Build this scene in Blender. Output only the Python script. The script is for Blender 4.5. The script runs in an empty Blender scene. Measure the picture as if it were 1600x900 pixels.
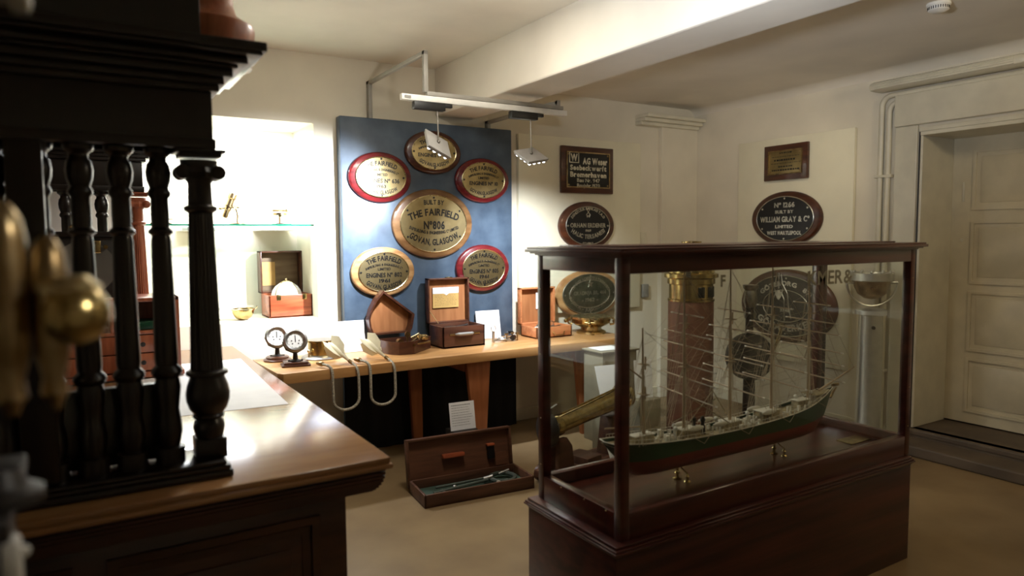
import bpy, bmesh, math, random
from mathutils import Vector, Matrix
random.seed(7)
S = bpy.context.scene
COL = S.collection
PI = math.pi

# ------------------------------------------------------------------ camera
def make_camera():
    yaw, pitch, roll = .55233, .07385, -.007667
    f = Vector((math.sin(yaw)*math.cos(pitch), math.cos(yaw)*math.cos(pitch), -math.sin(pitch)))
    r = Vector((math.cos(yaw), -math.sin(yaw), 0))
    u = r.cross(f)
    r2 = r*math.cos(roll) + u*math.sin(roll)
    u2 = -r*math.sin(roll) + u*math.cos(roll)
    cd = bpy.data.cameras.new('camera'); co = bpy.data.objects.new('camera', cd)
    COL.objects.link(co)
    m = Matrix((r2, u2, -f)).transposed().to_4x4(); m.translation = Vector((0, 0, 1.5))
    co.matrix_world = m
    cd.sensor_width = 36; cd.lens = 36*1088.3/1600; cd.clip_start = .02
    cd.dof.use_dof = True; cd.dof.focus_distance = 4.2; cd.dof.aperture_fstop = 1.7
    S.camera = co
make_camera()

# ------------------------------------------------------------------ world, lamps, exposure
w = bpy.data.worlds.new('world'); S.world = w; w.use_nodes = True
w.node_tree.nodes['Background'].inputs[0].default_value = (.9, .8, .65, 1)
w.node_tree.nodes['Background'].inputs[1].default_value = .01
S.view_settings.view_transform = 'Standard'; S.view_settings.look = 'None'
S.view_settings.exposure = 0.0; S.view_settings.gamma = 1; S.view_settings.use_curve_mapping = False

def lamp(kind, name, loc, energy, color, target=None, size=.1, size_y=None, angle=60, blend=.6):
    d = bpy.data.lights.new(name, kind); o = bpy.data.objects.new(name, d); COL.objects.link(o)
    o.location = loc; d.energy = energy; d.color = color
    if kind == 'AREA':
        d.size = size
        if size_y: d.shape = 'RECTANGLE'; d.size_y = size_y
    else: d.shadow_soft_size = size
    if kind == 'SPOT': d.spot_size = math.radians(angle); d.spot_blend = blend
    if target is not None:
        o.rotation_euler = (Vector(target)-Vector(loc)).to_track_quat('-Z', 'Y').to_euler()
    return o
COOL = (.86, .91, 1.0); WARM = (1.0, .80, .52); NEUT = (1.0, .93, .82)
lamp('AREA', 'alcove_strip_light', (.80, 4.90, 2.24), 42, COOL, (.80, 5.05, 1.0), .9, .10)
lamp('SPOT', 'track_spot_left', (1.80, 3.80, 2.03), 520, COOL, (1.30, 4.7, 1.50), .03, angle=88, blend=1)
lamp('SPOT', 'track_spot_right', (2.50, 3.80, 1.98), 210, COOL, (2.92, 4.62, .95), .03, angle=96, blend=1)
lamp('SPOT', 'beam_wash_spot', (1.05, 1.25, 2.0), 170, COOL, (2.28, 2.0, 2.52), .05, angle=70, blend=1)
lamp('SPOT', 'ceiling_fill_spot', (1.45, 2.2, 2.15), 46, NEUT, (1.35, 2.7, 2.73), .06, angle=125, blend=1)  # added uplight without a fixture, brightens the ceiling
lamp('SPOT', 'brass_fill_spot', (1.1, .1, 2.1), 22, NEUT, (-.07, .98, 1.42), .03, angle=20, blend=.6)  # added unseen spot, puts highlights on the near brass fitting
lamp('AREA', 'ceiling_fill_left', (1.55, 3.0, 2.66), 17, NEUT, (1.7, 3.2, 0), .4)  # added ambient fill over the left part, no fixture modelled
lamp('AREA', 'ceiling_fill_right', (3.7, .5, 2.60), 15, WARM, (4.0, 2.8, .9), .4)  # added warm ambient fill for the right part, out of view
lamp('SPOT', 'plaque_spot_right', (3.6, 2.7, 2.55), 21, (1, .85, .62), (4.8, 4.0, 1.6), .05, angle=90, blend=1)

# ------------------------------------------------------------------ materials
def newmat(name):
    m = bpy.data.materials.new(name); m.use_nodes = True
    nt = m.node_tree; b = nt.nodes['Principled BSDF']
    return m, nt, b
def srgb(c):
    return tuple(((x/255)/12.92 if x/255 <= .04045 else ((x/255+.055)/1.055)**2.4) for x in c)+(1,)
def noise_mix(nt, b, c1, c2, scale=4, detail=4, stretch=(1, 1, 1), bump=0, rough=None, contrast=(.35, .65), coord='Object'):
    tc = nt.nodes.new('ShaderNodeTexCoord'); mp = nt.nodes.new('ShaderNodeMapping')
    mp.inputs['Scale'].default_value = stretch
    n = nt.nodes.new('ShaderNodeTexNoise'); n.inputs['Scale'].default_value = scale; n.inputs['Detail'].default_value = detail
    cr = nt.nodes.new('ShaderNodeValToRGB')
    cr.color_ramp.elements[0].position = contrast[0]; cr.color_ramp.elements[1].position = contrast[1]
    cr.color_ramp.elements[0].color = c1; cr.color_ramp.elements[1].color = c2
    nt.links.new(tc.outputs[coord], mp.inputs[0]); nt.links.new(mp.outputs[0], n.inputs['Vector'])
    nt.links.new(n.outputs['Fac'], cr.inputs[0]); nt.links.new(cr.outputs[0], b.inputs['Base Color'])
    if bump:
        bp = nt.nodes.new('ShaderNodeBump'); bp.inputs['Strength'].default_value = bump; bp.inputs['Distance'].default_value = .004
        nt.links.new(n.outputs['Fac'], bp.inputs['Height']); nt.links.new(bp.outputs[0], b.inputs['Normal'])
    if rough:
        mr = nt.nodes.new('ShaderNodeMapRange'); mr.inputs[3].default_value = rough[0]; mr.inputs[4].default_value = rough[1]
        nt.links.new(n.outputs['Fac'], mr.inputs[0]); nt.links.new(mr.outputs[0], b.inputs['Roughness'])
def wood(name, c1, c2, rough=.3, stretch=(1, 8, 8), scale=5, coat=.0, bump=.05):
    m, nt, b = newmat(name)
    noise_mix(nt, b, srgb(c1), srgb(c2), scale, 6, stretch, bump)
    b.inputs['Roughness'].default_value = rough; b.inputs['Coat Weight'].default_value = coat; b.inputs['Coat Roughness'].default_value = .12
    return m
def metal(name, c, rough=.25, c2=None, scale=20):
    m, nt, b = newmat(name)
    noise_mix(nt, b, srgb(c), srgb(c2 or tuple(x*.8 for x in c)), scale, 3, rough=(rough*.7, rough*1.5))
    b.inputs['Metallic'].default_value = 1
    return m
def plain(name, c, rough=.5, var=.93, scale=12, bump=0, spec=.5):
    m, nt, b = newmat(name)
    noise_mix(nt, b, srgb(c), srgb(tuple(x*var for x in c)), scale, 4, bump=bump)
    b.inputs['Roughness'].default_value = rough; b.inputs['Specular IOR Level'].default_value = spec
    return m
def glass(name, tint=(1, 1, 1, 1), ior=1.45, rough=.0):
    m = bpy.data.materials.new(name); m.use_nodes = True; nt = m.node_tree; nt.nodes.clear()
    o = nt.nodes.new('ShaderNodeOutputMaterial'); mx = nt.nodes.new('ShaderNodeMixShader')
    t = nt.nodes.new('ShaderNodeBsdfTransparent'); g = nt.nodes.new('ShaderNodeBsdfGlossy'); lw = nt.nodes.new('ShaderNodeLayerWeight')
    t.inputs[0].default_value = tint; g.inputs['Roughness'].default_value = rough; lw.inputs['Blend'].default_value = .5
    # Schlick reflectance, the same from both faces of the thin pane
    pw = nt.nodes.new('ShaderNodeMath'); pw.operation = 'POWER'; pw.inputs[1].default_value = 4
    ma = nt.nodes.new('ShaderNodeMath'); ma.operation = 'MULTIPLY_ADD'; ma.inputs[1].default_value = .8; ma.inputs[2].default_value = ((ior-1)/(ior+1))**2
    nt.links.new(lw.outputs['Facing'], pw.inputs[0]); nt.links.new(pw.outputs[0], ma.inputs[0])
    nt.links.new(ma.outputs[0], mx.inputs[0]); nt.links.new(t.outputs[0], mx.inputs[1]); nt.links.new(g.outputs[0], mx.inputs[2])
    nt.links.new(mx.outputs[0], o.inputs[0]); return m
def emit(name, c, s):
    m, nt, b = newmat(name)
    b.inputs['Base Color'].default_value = c; b.inputs['Emission Color'].default_value = c; b.inputs['Emission Strength'].default_value = s
    return m
M = {}
M['wall'] = plain('wall_paint', (225, 217, 197), .7, .96, 3, .15)
M['ceil'] = plain('ceiling_paint', (226, 219, 204), .75, .95, 2, .1)
M['trim'] = plain('trim_paint', (218, 212, 190), .35, .95, 6)
M['board'] = plain('board_paint', (232, 226, 200), .5, .97, 4)
M['door'] = plain('door_paint', (214, 204, 176), .4, .93, 5)
m, nt, b = newmat('floor_lino')
noise_mix(nt, b, srgb((150, 127, 92)), srgb((122, 100, 70)), 2.2, 8, rough=(.28, .5), contrast=(.3, .7)); M['floor'] = m
M['stone'] = plain('step_stone', (104, 90, 74), .65, .84, 5, .2)
m, nt, b = newmat('blue_fabric')
noise_mix(nt, b, srgb((54, 68, 84)), srgb((82, 98, 114)), 6, 8, bump=.2, contrast=(.3, .7)); b.inputs['Roughness'].default_value = .36; M['blue'] = m
M['blackcloth'] = plain('black_cloth', (14, 14, 16), .9)
M['counter'] = wood('counter_wood', (168, 126, 84), (146, 104, 66), .2, (1, 5, 5), 2, .5, .02)
M['dark'] = wood('dark_mahogany', (24, 13, 9), (14, 8, 6), .34, (6, 6, 1), 5, .3)
M['sidebrown'] = wood('sideboard_mahogany', (78, 44, 28), (52, 28, 17), .32, (1, 7, 7), 3, .3)
M['bracket'] = plain('bracket_paint', (158, 154, 144), .4)
M['beige'] = plain('beige_stand', (148, 140, 118), .7)
M['red'] = wood('red_mahogany', (168, 98, 68), (132, 70, 46), .3, (6, 6, 1), 5, .2)
M['case'] = wood('case_mahogany', (84, 36, 28), (58, 23, 18), .28, (1, 10, 10), 2.2, .3)
M['casebase'] = wood('case_base_mahogany', (88, 44, 34), (54, 26, 19), .42, (.7, 5, 11), 2.4, .1)
M['table'] = wood('table_oak', (206, 158, 102), (184, 134, 80), .35, (1, 9, 9), 3, .2)
M['tableleg'] = wood('table_leg_oak', (176, 108, 66), (150, 88, 50), .4, (8, 8, 1), 3)
M['plaquedark'] = wood('plaque_dark_wood', (84, 46, 28), (58, 30, 18), .3, (1, 6, 6), 5, .3)
M['plaquered'] = wood('plaque_red_wood', (112, 30, 32), (84, 20, 24), .25, (1, 6, 6), 5, .5)
M['plaquemid'] = wood('plaque_brown_wood', (142, 106, 68), (104, 72, 42), .3, (1, 5, 5), 5, .4)
M['plaquelight'] = wood('plaque_light_wood', (186, 148, 100), (140, 98, 58), .3, (1, 5, 5), 5, .3)
M['olive'] = wood('olive_wood', (126, 106, 78), (104, 84, 58), .5)
M['chest'] = wood('chest_wood', (96, 62, 42), (70, 42, 28), .45, (1, 8, 8), 4)
M['chestin'] = wood('chest_inner_wood', (112, 72, 48), (88, 54, 36), .5, (1, 8, 8), 4)
M['boxdark'] = wood('box_dark_wood', (92, 56, 40), (66, 38, 27), .32, (1, 8, 8), 4, .2)
M['boxin'] = wood('box_inner_wood', (176, 120, 76), (150, 96, 58), .45, (8, 8, 1), 3)
M['boxpale'] = wood('box_pale_wood', (206, 140, 92), (178, 110, 68), .4, (1, 8, 8), 4)
M['boxred'] = wood('box_red_wood', (178, 92, 56), (132, 58, 34), .32, (1, 8, 10), 4, .2)
M['copper'] = wood('orange_wood', (196, 122, 84), (160, 92, 60), .35, (8, 8, 1), 4, .2)
M['binn'] = wood('binnacle_wood', (124, 84, 66), (108, 70, 54), .45, (5, 5, .4), 4)
M['brass'] = metal('brass', (206, 182, 124), .2)
M['brassplate'] = metal('brass_plate', (168, 152, 112), .36, (142, 126, 88), 9)
M['brassold'] = metal('aged_brass', (178, 158, 120), .28, (140, 116, 80))
M['brasspale'] = metal('pale_brass', (232, 216, 170), .25)
M['chrome'] = metal('chrome', (222, 222, 218), .32, (212, 212, 208))
M['steel'] = metal('grey_steel', (172, 168, 160), .35)
M['alu'] = metal('cast_aluminium', (150, 156, 140), .38, (110, 118, 104), 12)
M['silver'] = metal('silver_letters', (226, 222, 208), .3)
M['black'] = plain('black_enamel', (16, 15, 15), .35)
M['iron'] = plain('dark_iron', (38, 34, 32), .45)
M['greyplastic'] = plain('grey_plastic', (150, 148, 142), .4)
M['lampgrey'] = plain('lamp_grey', (168, 166, 162), .4)
M['blackplastic'] = plain('black_plastic', (24, 24, 24), .45)
M['white'] = plain('white_enamel', (236, 234, 226), .4)
M['paper'] = plain('paper', (242, 242, 242), .7, .98)
M['ink'] = plain('ink', (40, 38, 38), .7)
M['tan'] = plain('tan_label', (206, 168, 98), .6)
M['rope'] = plain('rope_fibre', (196, 188, 168), .9, .7, 120, .8)
M['ivory'] = plain('bakelite_ivory', (226, 216, 184), .4)
M['greenmetal'] = plain('green_hammered', (78, 84, 74), .35, .8)
M['hull_g'] = plain('hull_green', (16, 66, 42), .35)
M['hull_r'] = plain('hull_red', (112, 30, 28), .4)
M['deck'] = plain('deck_wood', (186, 168, 130), .6, .7, 60)
M['spar'] = plain('spar_wood', (196, 172, 140), .5)
M['sparwhite'] = plain('spar_tip_white', (236, 230, 214), .5)
M['line'] = plain('rigging_line', (186, 172, 146), .8)
M['greybase'] = plain('grey_stand', (96, 92, 86), .7)
M['greencloth'] = plain('green_cloth', (54, 74, 62), .8)
M['glass'] = glass('clear_glass', (.97, .985, .97, 1), 1.45)
M['shelfglass'] = glass('shelf_glass', (.86, .96, .91, 1), 1.5)
M['glassedge'] = plain('glass_edge_green', (30, 122, 96), .2)
M['reflection'] = plain('reflected_letters', (150, 146, 126), .6)  # flat colour standing in for a reflection in the case glass
M['led'] = emit('led_white', (.85, .92, 1, 1), 14)
M['globe'] = plain('globe_white', (240, 240, 244), .35)
M['darkglass'] = plain('dark_lens', (20, 22, 26), .08)

# ------------------------------------------------------------------ mesh helpers (all local to the thing's empty)
class MB:
    def __init__(s): s.bm = bmesh.new(); s.items = []
    def _tag(s, faces, mi):
        for f in faces: f.material_index = mi
    def box(s, a, b, bevel=0, mi=0, rot=None, piv=None):
        a = Vector(a); b = Vector(b); c = (a+b)/2; d = b-a
        n0 = len(s.bm.faces)
        t = bmesh.new(); bmesh.ops.create_cube(t, size=1)
        bmesh.ops.scale(t, vec=(abs(d.x), abs(d.y), abs(d.z)), verts=t.verts)
        if bevel: bmesh.ops.bevel(t, geom=list(t.edges), offset=min(bevel, min(abs(d.x), abs(d.y), abs(d.z))*.45), segments=2, affect='EDGES', profile=.5)
        bmesh.ops.translate(t, vec=c, verts=t.verts)
        if rot is not None:
            bmesh.ops.rotate(t, cent=Vector(piv if piv is not None else c), matrix=rot, verts=t.verts)
        return s.merge(t, mi)
    def merge(s, t, mi=0):
        for f in t.faces: f.material_index = mi
        me = bpy.data.meshes.new('tmp'); t.to_mesh(me); t.free(); s.bm.from_mesh(me); s.items.append(me)
        return s
    def lathe(s, prof, c=(0, 0, 0), axis=(0, 0, 1), n=32, mi=0, flute=0, sx=1, sy=1, cap=True):
        t = bmesh.new(); rings = []
        for r, z in prof:
            ring = []
            for k in range(n):
                a = 2*PI*k/n; rr = r*(1-flute*(k % 2)) if flute else r
                ring.append(t.verts.new((rr*math.cos(a)*sx, rr*math.sin(a)*sy, z)))
            rings.append(ring)
        for i in range(len(rings)-1):
            for k in range(n):
                t.faces.new((rings[i][k], rings[i][(k+1) % n], rings[i+1][(k+1) % n], rings[i+1][k]))
        if cap and prof[0][0] > 1e-5: t.faces.new(rings[0][::-1])
        if cap and prof[-1][0] > 1e-5: t.faces.new(rings[-1])
        bmesh.ops.remove_doubles(t, verts=t.verts, dist=1e-6)
        q = Vector((0, 0, 1)).rotation_difference(Vector(axis).normalized()).to_matrix().to_4x4()
        bmesh.ops.transform(t, matrix=Matrix.Translation(c) @ q, verts=t.verts)
        return s.merge(t, mi)
    def cyl(s, p0, p1, r, r1=None, n=16, mi=0):
        p0 = Vector(p0); p1 = Vector(p1); L = (p1-p0).length
        return s.lathe([(r, 0), (r if r1 is None else r1, L)], p0, p1-p0, n, mi)
    def ball(s, c, r, mi=0, sc=(1, 1, 1), n=20):
        t = bmesh.new(); bmesh.ops.create_uvsphere(t, u_segments=n, v_segments=n//2+2, radius=r)
        bmesh.ops.scale(t, vec=sc, verts=t.verts); bmesh.ops.translate(t, vec=Vector(c), verts=t.verts)
        return s.merge(t, mi)
    def tube(s, pts, r, n=8, mi=0, closed=False):
        pts = [Vector(p) for p in pts]; N = len(pts); t = bmesh.new(); rings = []
        up = Vector((0, 0, 1))
        prev = None
        for i, p in enumerate(pts):
            if closed: d = pts[(i+1) % N]-pts[i-1]
            else: d = (pts[min(i+1, N-1)]-pts[max(i-1, 0)])
            d.normalize()
            if prev is None:
                a = up if abs(d.z) < .9 else Vector((1, 0, 0)); x = d.cross(a).normalized()
            else:
                x = (prev - d*prev.dot(d)).normalized()
            y = d.cross(x); prev = x
            rr = r[i] if isinstance(r, (list, tuple)) else r
            rings.append([t.verts.new(p + x*rr*math.cos(2*PI*k/n) + y*rr*math.sin(2*PI*k/n)) for k in range(n)])
        for i in range(N if closed else N-1):
            A = rings[i]; B = rings[(i+1) % N]
            for k in range(n): t.faces.new((A[k], A[(k+1) % n], B[(k+1) % n], B[k]))
        if not closed: t.faces.new(rings[0][::-1]); t.faces.new(rings[-1])
        bmesh.ops.recalc_face_normals(t, faces=t.faces)
        return s.merge(t, mi)
    def prism(s, poly, d0, d1, axis='y', bevel=0, mi=0):
        # polygon (u, v) extruded along axis: y -> (u, d, v), z -> (u, v, d), x -> (d, u, v)
        f = {'y': lambda u, v, d: (u, d, v), 'z': lambda u, v, d: (u, v, d), 'x': lambda u, v, d: (d, u, v)}[axis]
        t = bmesh.new()
        A = [t.verts.new(f(u, v, d0)) for u, v in poly]; B = [t.verts.new(f(u, v, d1)) for u, v in poly]
        n = len(poly)
        t.faces.new(A); t.faces.new(B[::-1])
        for i in range(n): t.faces.new((A[i], B[i], B[(i+1) % n], A[(i+1) % n]))
        bmesh.ops.recalc_face_normals(t, faces=t.faces)
        if bevel: bmesh.ops.bevel(t, geom=list(t.edges), offset=bevel, segments=2, affect='EDGES', profile=.5)
        return s.merge(t, mi)
    def frame(s, outer, inner, d0, d1, axis='y', mi=0):
        # band between two closed outlines with the same vertex count
        f = {'y': lambda u, v, d: (u, d, v), 'z': lambda u, v, d: (u, v, d), 'x': lambda u, v, d: (d, u, v)}[axis]
        t = bmesh.new(); n = len(outer)
        V = [[t.verts.new(f(u, v, d)) for u, v in P] for P in (outer, inner) for d in (d0, d1)]
        O0, O1, I0, I1 = V
        for i in range(n):
            j = (i+1) % n
            t.faces.new((O0[i], O0[j], O1[j], O1[i])); t.faces.new((I0[i], I1[i], I1[j], I0[j]))
            t.faces.new((O0[i], I0[i], I0[j], O0[j])); t.faces.new((O1[i], O1[j], I1[j], I1[i]))
        bmesh.ops.recalc_face_normals(t, faces=t.faces)
        return s.merge(t, mi)
    def build_each(s, name, mats, parent=None):
        # every primitive becomes a mesh object of its own
        out = []
        for me in s.items:
            m2 = MB(); m2.bm.from_mesh(me); out.append(m2.build(name, mats, parent))
        for me in s.items: bpy.data.meshes.remove(me)
        s.items = []; s.bm.free(); return out
    def build(s, name, mats, parent=None, smooth=True, loc=None):
        for q in s.items: bpy.data.meshes.remove(q)
        s.items = []
        me = bpy.data.meshes.new(name); s.bm.to_mesh(me); s.bm.free()
        for m in (mats if isinstance(mats, (list, tuple)) else [mats]): me.materials.append(M[m] if isinstance(m, str) else m)
        if smooth:
            me.shade_smooth(); me.set_sharp_from_angle(angle=math.radians(38))
        o = bpy.data.objects.new(name, me); COL.objects.link(o)
        if parent: o.parent = parent
        if loc: o.location = loc
        return o
def thing(name, label, cat, loc=(0, 0, 0), rz=0, group=None):
    o = bpy.data.objects.new(name, None); COL.objects.link(o); o.empty_display_size = .05
    o.location = loc; o.rotation_euler = (0, 0, rz)
    o['label'] = label; o['category'] = cat
    if group: o['group'] = group
    return o
def tag(o, label, cat, group=None):
    o['label'] = label; o['category'] = cat
    if group: o['group'] = group
    return o
def struct(name, mb, mat, parent=None, smooth=False):
    o = mb.build(name, mat, parent, smooth)
    if parent is None: o['kind'] = 'structure'
    return o
def rz(a): return Matrix.Rotation(a, 3, 'Z')
def rx(a): return Matrix.Rotation(a, 3, 'X')
def ry(a): return Matrix.Rotation(a, 3, 'Y')

# ---- lettering
_gl = {}
def glyph(ch, bold=.0):
    k = (ch, bold)
    if k not in _gl:
        c = bpy.data.curves.new('g', 'FONT'); c.body = ch; c.size = 1; c.extrude = .5; c.offset = bold; c.resolution_u = 3
        o = bpy.data.objects.new('g', c); me = bpy.data.meshes.new_from_object(o)
        xs = [v.co.x for v in me.vertices] or [0, .3]
        _gl[k] = (me, min(xs), max(xs)); bpy.data.objects.remove(o)
    return _gl[k]
def text_line(mb, s, cx, cz, h, y, depth=.002, width=None, bold=.035, arc=None, mi=0, cond=None, up=True):
    """letters in the x-z plane facing -y; h = cap height; arc = (centre_x, centre_z, radius_x, radius_z) or None"""
    size = h/.70; gap = .06; adv = []; x = 0
    for ch in s:
        if ch == ' ': adv.append((ch, x, .3)); x += .32; continue
        me, a, b = glyph(ch, bold); adv.append((ch, x-a, b-a)); x += (b-a)+gap
    W = max(x-gap, .01)*size; kx = 1 if width is None else width/W
    for ch, x0, wch in adv:
        if ch == ' ': continue
        me, a, b = glyph(ch, bold)
        xm = (x0+a+wch/2)*size*kx - W*kx/2     # centre of the letter along the line
        base = Matrix.Translation((-(a+b)/2, -.35, 0))
        sc = Matrix.Diagonal((size*kx, size, depth, 1))
        stand = Matrix.Rotation(PI/2, 4, 'X')     # x right, y->z, z->-y
        if arc is None: place = Matrix.Translation((cx+xm, y-depth/2, cz))
        else:
            ax, az, R = arc
            th = xm/R
            if up: place = Matrix.Translation((ax+R*math.sin(th), y-depth/2, az+R*math.cos(th))) @ Matrix.Rotation(th, 4, 'Y')
            else: place = Matrix.Translation((ax+R*math.sin(th), y-depth/2, az-R*math.cos(th))) @ Matrix.Rotation(-th, 4, 'Y')
        t = bmesh.new(); t.from_mesh(me); bmesh.ops.transform(t, matrix=place @ stand @ sc @ base, verts=t.verts)
        for f in t.faces: f.material_index = mi
        me2 = bpy.data.meshes.new('t'); t.to_mesh(me2); t.free(); mb.bm.from_mesh(me2); bpy.data.meshes.remove(me2)
def ell(a, b, n=48, cx=0, cz=0): return [(cx+a*math.cos(2*PI*k/n), cz+b*math.sin(2*PI*k/n)) for k in range(n)]
def dome_plate(mb, prof, n=56, mi=0):
    """ellipse layers: list of (a, b, y) from back to front"""
    t = bmesh.new(); rings = [[t.verts.new((a*math.cos(2*PI*k/n), y, b*math.sin(2*PI*k/n))) for k in range(n)] for a, b, y in prof]
    for i in range(len(rings)-1):
        for k in range(n): t.faces.new((rings[i][k], rings[i][(k+1) % n], rings[i+1][(k+1) % n], rings[i+1][k]))
    t.faces.new(rings[0]); t.faces.new(rings[-1][::-1]); bmesh.ops.recalc_face_normals(t, faces=t.faces)
    mb.merge(t, mi)

# ================================================================== SETTING
XL, XR, YF, YB = -1.3, 4.95, -1.6, 4.75
CZ = 2.73
mb = MB(); mb.box((XL-.1, YF-.1, -.1), (5.6, YB+.1, 0)); struct('floor', mb, 'floor')
mb = MB(); mb.box((XL-.1, YF-.1, CZ), (XR+.1, YB+.7, CZ+.1)); struct('ceiling', mb, 'ceil')
# lower, softly coved ceiling right of the beam
mb = MB()
pts = [(2.5, CZ+.02), (2.5, 2.665)]
for k in range(9):
    a = k/8*PI/2; pts.append((XR-.10+.10*math.sin(a)+.01, 2.565+.10*math.cos(a)))
pts += [(XR+.05, 2.565), (XR+.05, CZ+.02)]
mb.prism(pts, YF-.05, YB+.05, 'y'); struct('ceiling.001', mb, 'ceil', smooth=True)
# back wall with alcove
AX0, AX1, AZ0, AZ1, AD = .20, 1.365, .953, 2.27, .52
mb = MB()
mb.box((XL-.1, YB, 0), (AX0, YB+AD, CZ)); mb.box((AX1, YB, 0), (XR+.6, YB+AD, CZ))
mb.box((AX0, YB, 0), (AX1, YB+AD, AZ0)); mb.box((AX0, YB, AZ1), (AX1, YB+AD, CZ)); mb.box((XL-.1, YB+AD, 0), (XR+.6, YB+AD+.1, CZ))
struct('wall_back', mb, 'wall')
mb = MB(); mb.box((XL-.1, YF, 0), (XL, YB+.2, CZ)); struct('wall_left', mb, 'wall')
mb = MB(); mb.box((XL-.1, YF-.1, 0), (XR+.6, YF, CZ)); struct('wall_front', mb, 'wall')
# right wall with the deep door opening
DY0, DY1, DZ0, DZ1, DX = 1.62, 2.655, .13, 2.215, 5.36
mb = MB()
mb.box((XR, DY1, 0), (XR+.6, YB+.2, CZ)); mb.box((XR, YF, 0), (XR+.6, DY0, CZ))
mb.box((XR, DY0, DZ1), (XR+.6, DY1, CZ)); mb.box((DX+.05, DY0, 0), (XR+.6, DY1, DZ1))
struct('wall_right', mb, 'wall')
# pilaster in the far corner
mb = MB(); mb.box((4.50, YB-.05, 0), (XR, YB, 2.52), .004); struct('trim_5', mb, 'wall')
# cornice mould above the pilaster
mb = MB()
for z0, z1, d in ((2.47, 2.50, .09), (2.50, 2.53, .13), (2.53, 2.56, .17)): mb.box((4.22, YB-d, z0), (XR-.02, YB, z1), .006)
struct('trim_6', mb, 'trim')
# beam
mb = MB(); mb.box((2.27, YF, 2.39), (2.59, YB, CZ+.01), .012); struct('trim_1', mb, 'ceil')
# door leaf
mb = MB(); mb.box((DX, DY0, DZ0+.01), (DX+.04, DY1, DZ1-.03), .003)
door = struct('door_1', mb, 'door')
for (y0, y1, z0, z1) in ((1.74, 2.50, 1.66, 2.08), (1.74, 2.50, 1.14, 1.585), (1.74, 2.50, .66, 1.09), (1.74, 2.50, .22, .61)):
    mb = MB(); t = .02
    mb.frame([(y0, z0), (y1, z0), (y1, z1), (y0, z1)], [(y0+t, z0+t), (y1-t, z0+t), (y1-t, z1-t), (y0+t, z1-t)], DX-.010, DX+.01, 'x')
    mb.box((DX-.004, y0+.05, z0+.05), (DX+.004, y1-.05, z1-.05), .003)
    mb.build('door_panel', 'door', door)
mb = MB(); mb.cyl((DX, 2.56, 1.45), (DX-.008, 2.56, 1.45), .012); mb.box((DX-.006, 2.553, 1.72), (DX+.002, 2.567, 1.86), .002); mb.build('door_hinge', 'trim', door)
# reveal lining with dark gap, head mouldings
mb = MB(); mb.box((XR-.004, DY1-.02, DZ0), (DX, DY1-.002, DZ1), .003); mb.box((XR-.012, DY0, DZ1-.045), (DX, DY1-.004, DZ1-.005), .004)
mb.box((XR-.02, DY0, DZ1-.02), (XR+.05, DY1, DZ1+.01), .004)
struct('trim_2', mb, 'trim')
mb = MB(); mb.box((XR-.006, DY1-.004, DZ0), (XR+.03, DY1+.006, DZ1)); struct('trim_7', mb, 'iron')
# door header box + casing
mb = MB(); mb.box((XR-.045, DY0-.1, DZ1+.03), (XR, DY1+.165, 2.465), .008)
mb.box((XR-.02, DY1+.012, 0), (XR, DY1+.165, DZ1+.03), .004)
struct('trim_3', mb, 'trim')
# stone step
mb = MB(); mb.box((XR-.26, .9, 0), (XR+.0, DY1+.01, .075), .012); mb.box((XR-.02, DY0, .0), (DX+.05, DY1-.005, DZ0), .004)
mb.box((XR-.045, DY0-.3, .085), (XR+.05, DY1+.03, DZ0), .012); mb.box((XR-.04, DY0-.3, 0), (XR, DY1+.02, .09))
struct('trim_4', mb, 'stone')
# baseboards
mb = MB(); mb.box((XR-.012, DY1+.17, 0), (XR, YB-.05, .10), .004); struct('baseboard_right', mb, 'trim')
mb = MB(); mb.box((.85, YB-.014, 0), (4.50, YB, .10), .004); struct('baseboard_back', mb, 'trim')

# conduit pipes beside the door
p = thing('conduit_pipe', 'pair of cream painted pipes running up beside the door and along its head', 'pipe', (XR-.022, 2.9, 0))
for k, (dy, zt) in enumerate(((0, 2.475), (-.055, 2.475-.05))):
    mb = MB(); R = .07; pts = [(0, .02+dy, .02), (0, .02+dy, zt-R)]
    for q in range(1, 7): a = q/6*PI/2; pts.append((0, .02+dy-R+R*math.cos(a), zt-R+R*math.sin(a)))
    pts.append((0, -1.7, zt)) if k == 0 else pts.append((0, dy-.12, zt))
    mb.tube(pts, .019, 10); mb.build('pipe', 'trim', p)
mb = MB()
for z in (.5, 1.35, 1.9): mb.box((-.022, -.07, z), (.02, .055, z+.02), .003)
mb.build_each('pipe_clip', 'trim', p)
# ribbed trunking above the door
o = MB()
o.box((XR-.16, 1.98, 2.500), (XR-.005, 2.95, 2.564), .026)
for k in range(4): o.box((XR-.166, 2.04, 2.508+k*.013), (XR-.15, 2.90, 2.513+k*.013), .002)
tag(o.build('air_duct', 'trim'), 'long cream ribbed duct with rounded end high on the wall above the door', 'duct')
# smoke detector
t = thing('smoke_detector', 'round white smoke detector on the ceiling right of the beam', 'smoke detector', (3.76, 1.95, 2.664))
mb = MB(); mb.lathe([(.055, 0), (.055, -.012), (.048, -.016), (.048, -.034), (.03, -.044), (0, -.045)][::-1], n=32); mb.build('body', 'white', t)
mb = MB()
for k in range(28):
    a = 2*PI*k/28; mb.box((.046, -.0022, -.032), (.0495, .0022, -.018), rot=rz(a), piv=(0, 0, 0))
mb.build('vent_slots', 'black', t)

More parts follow.
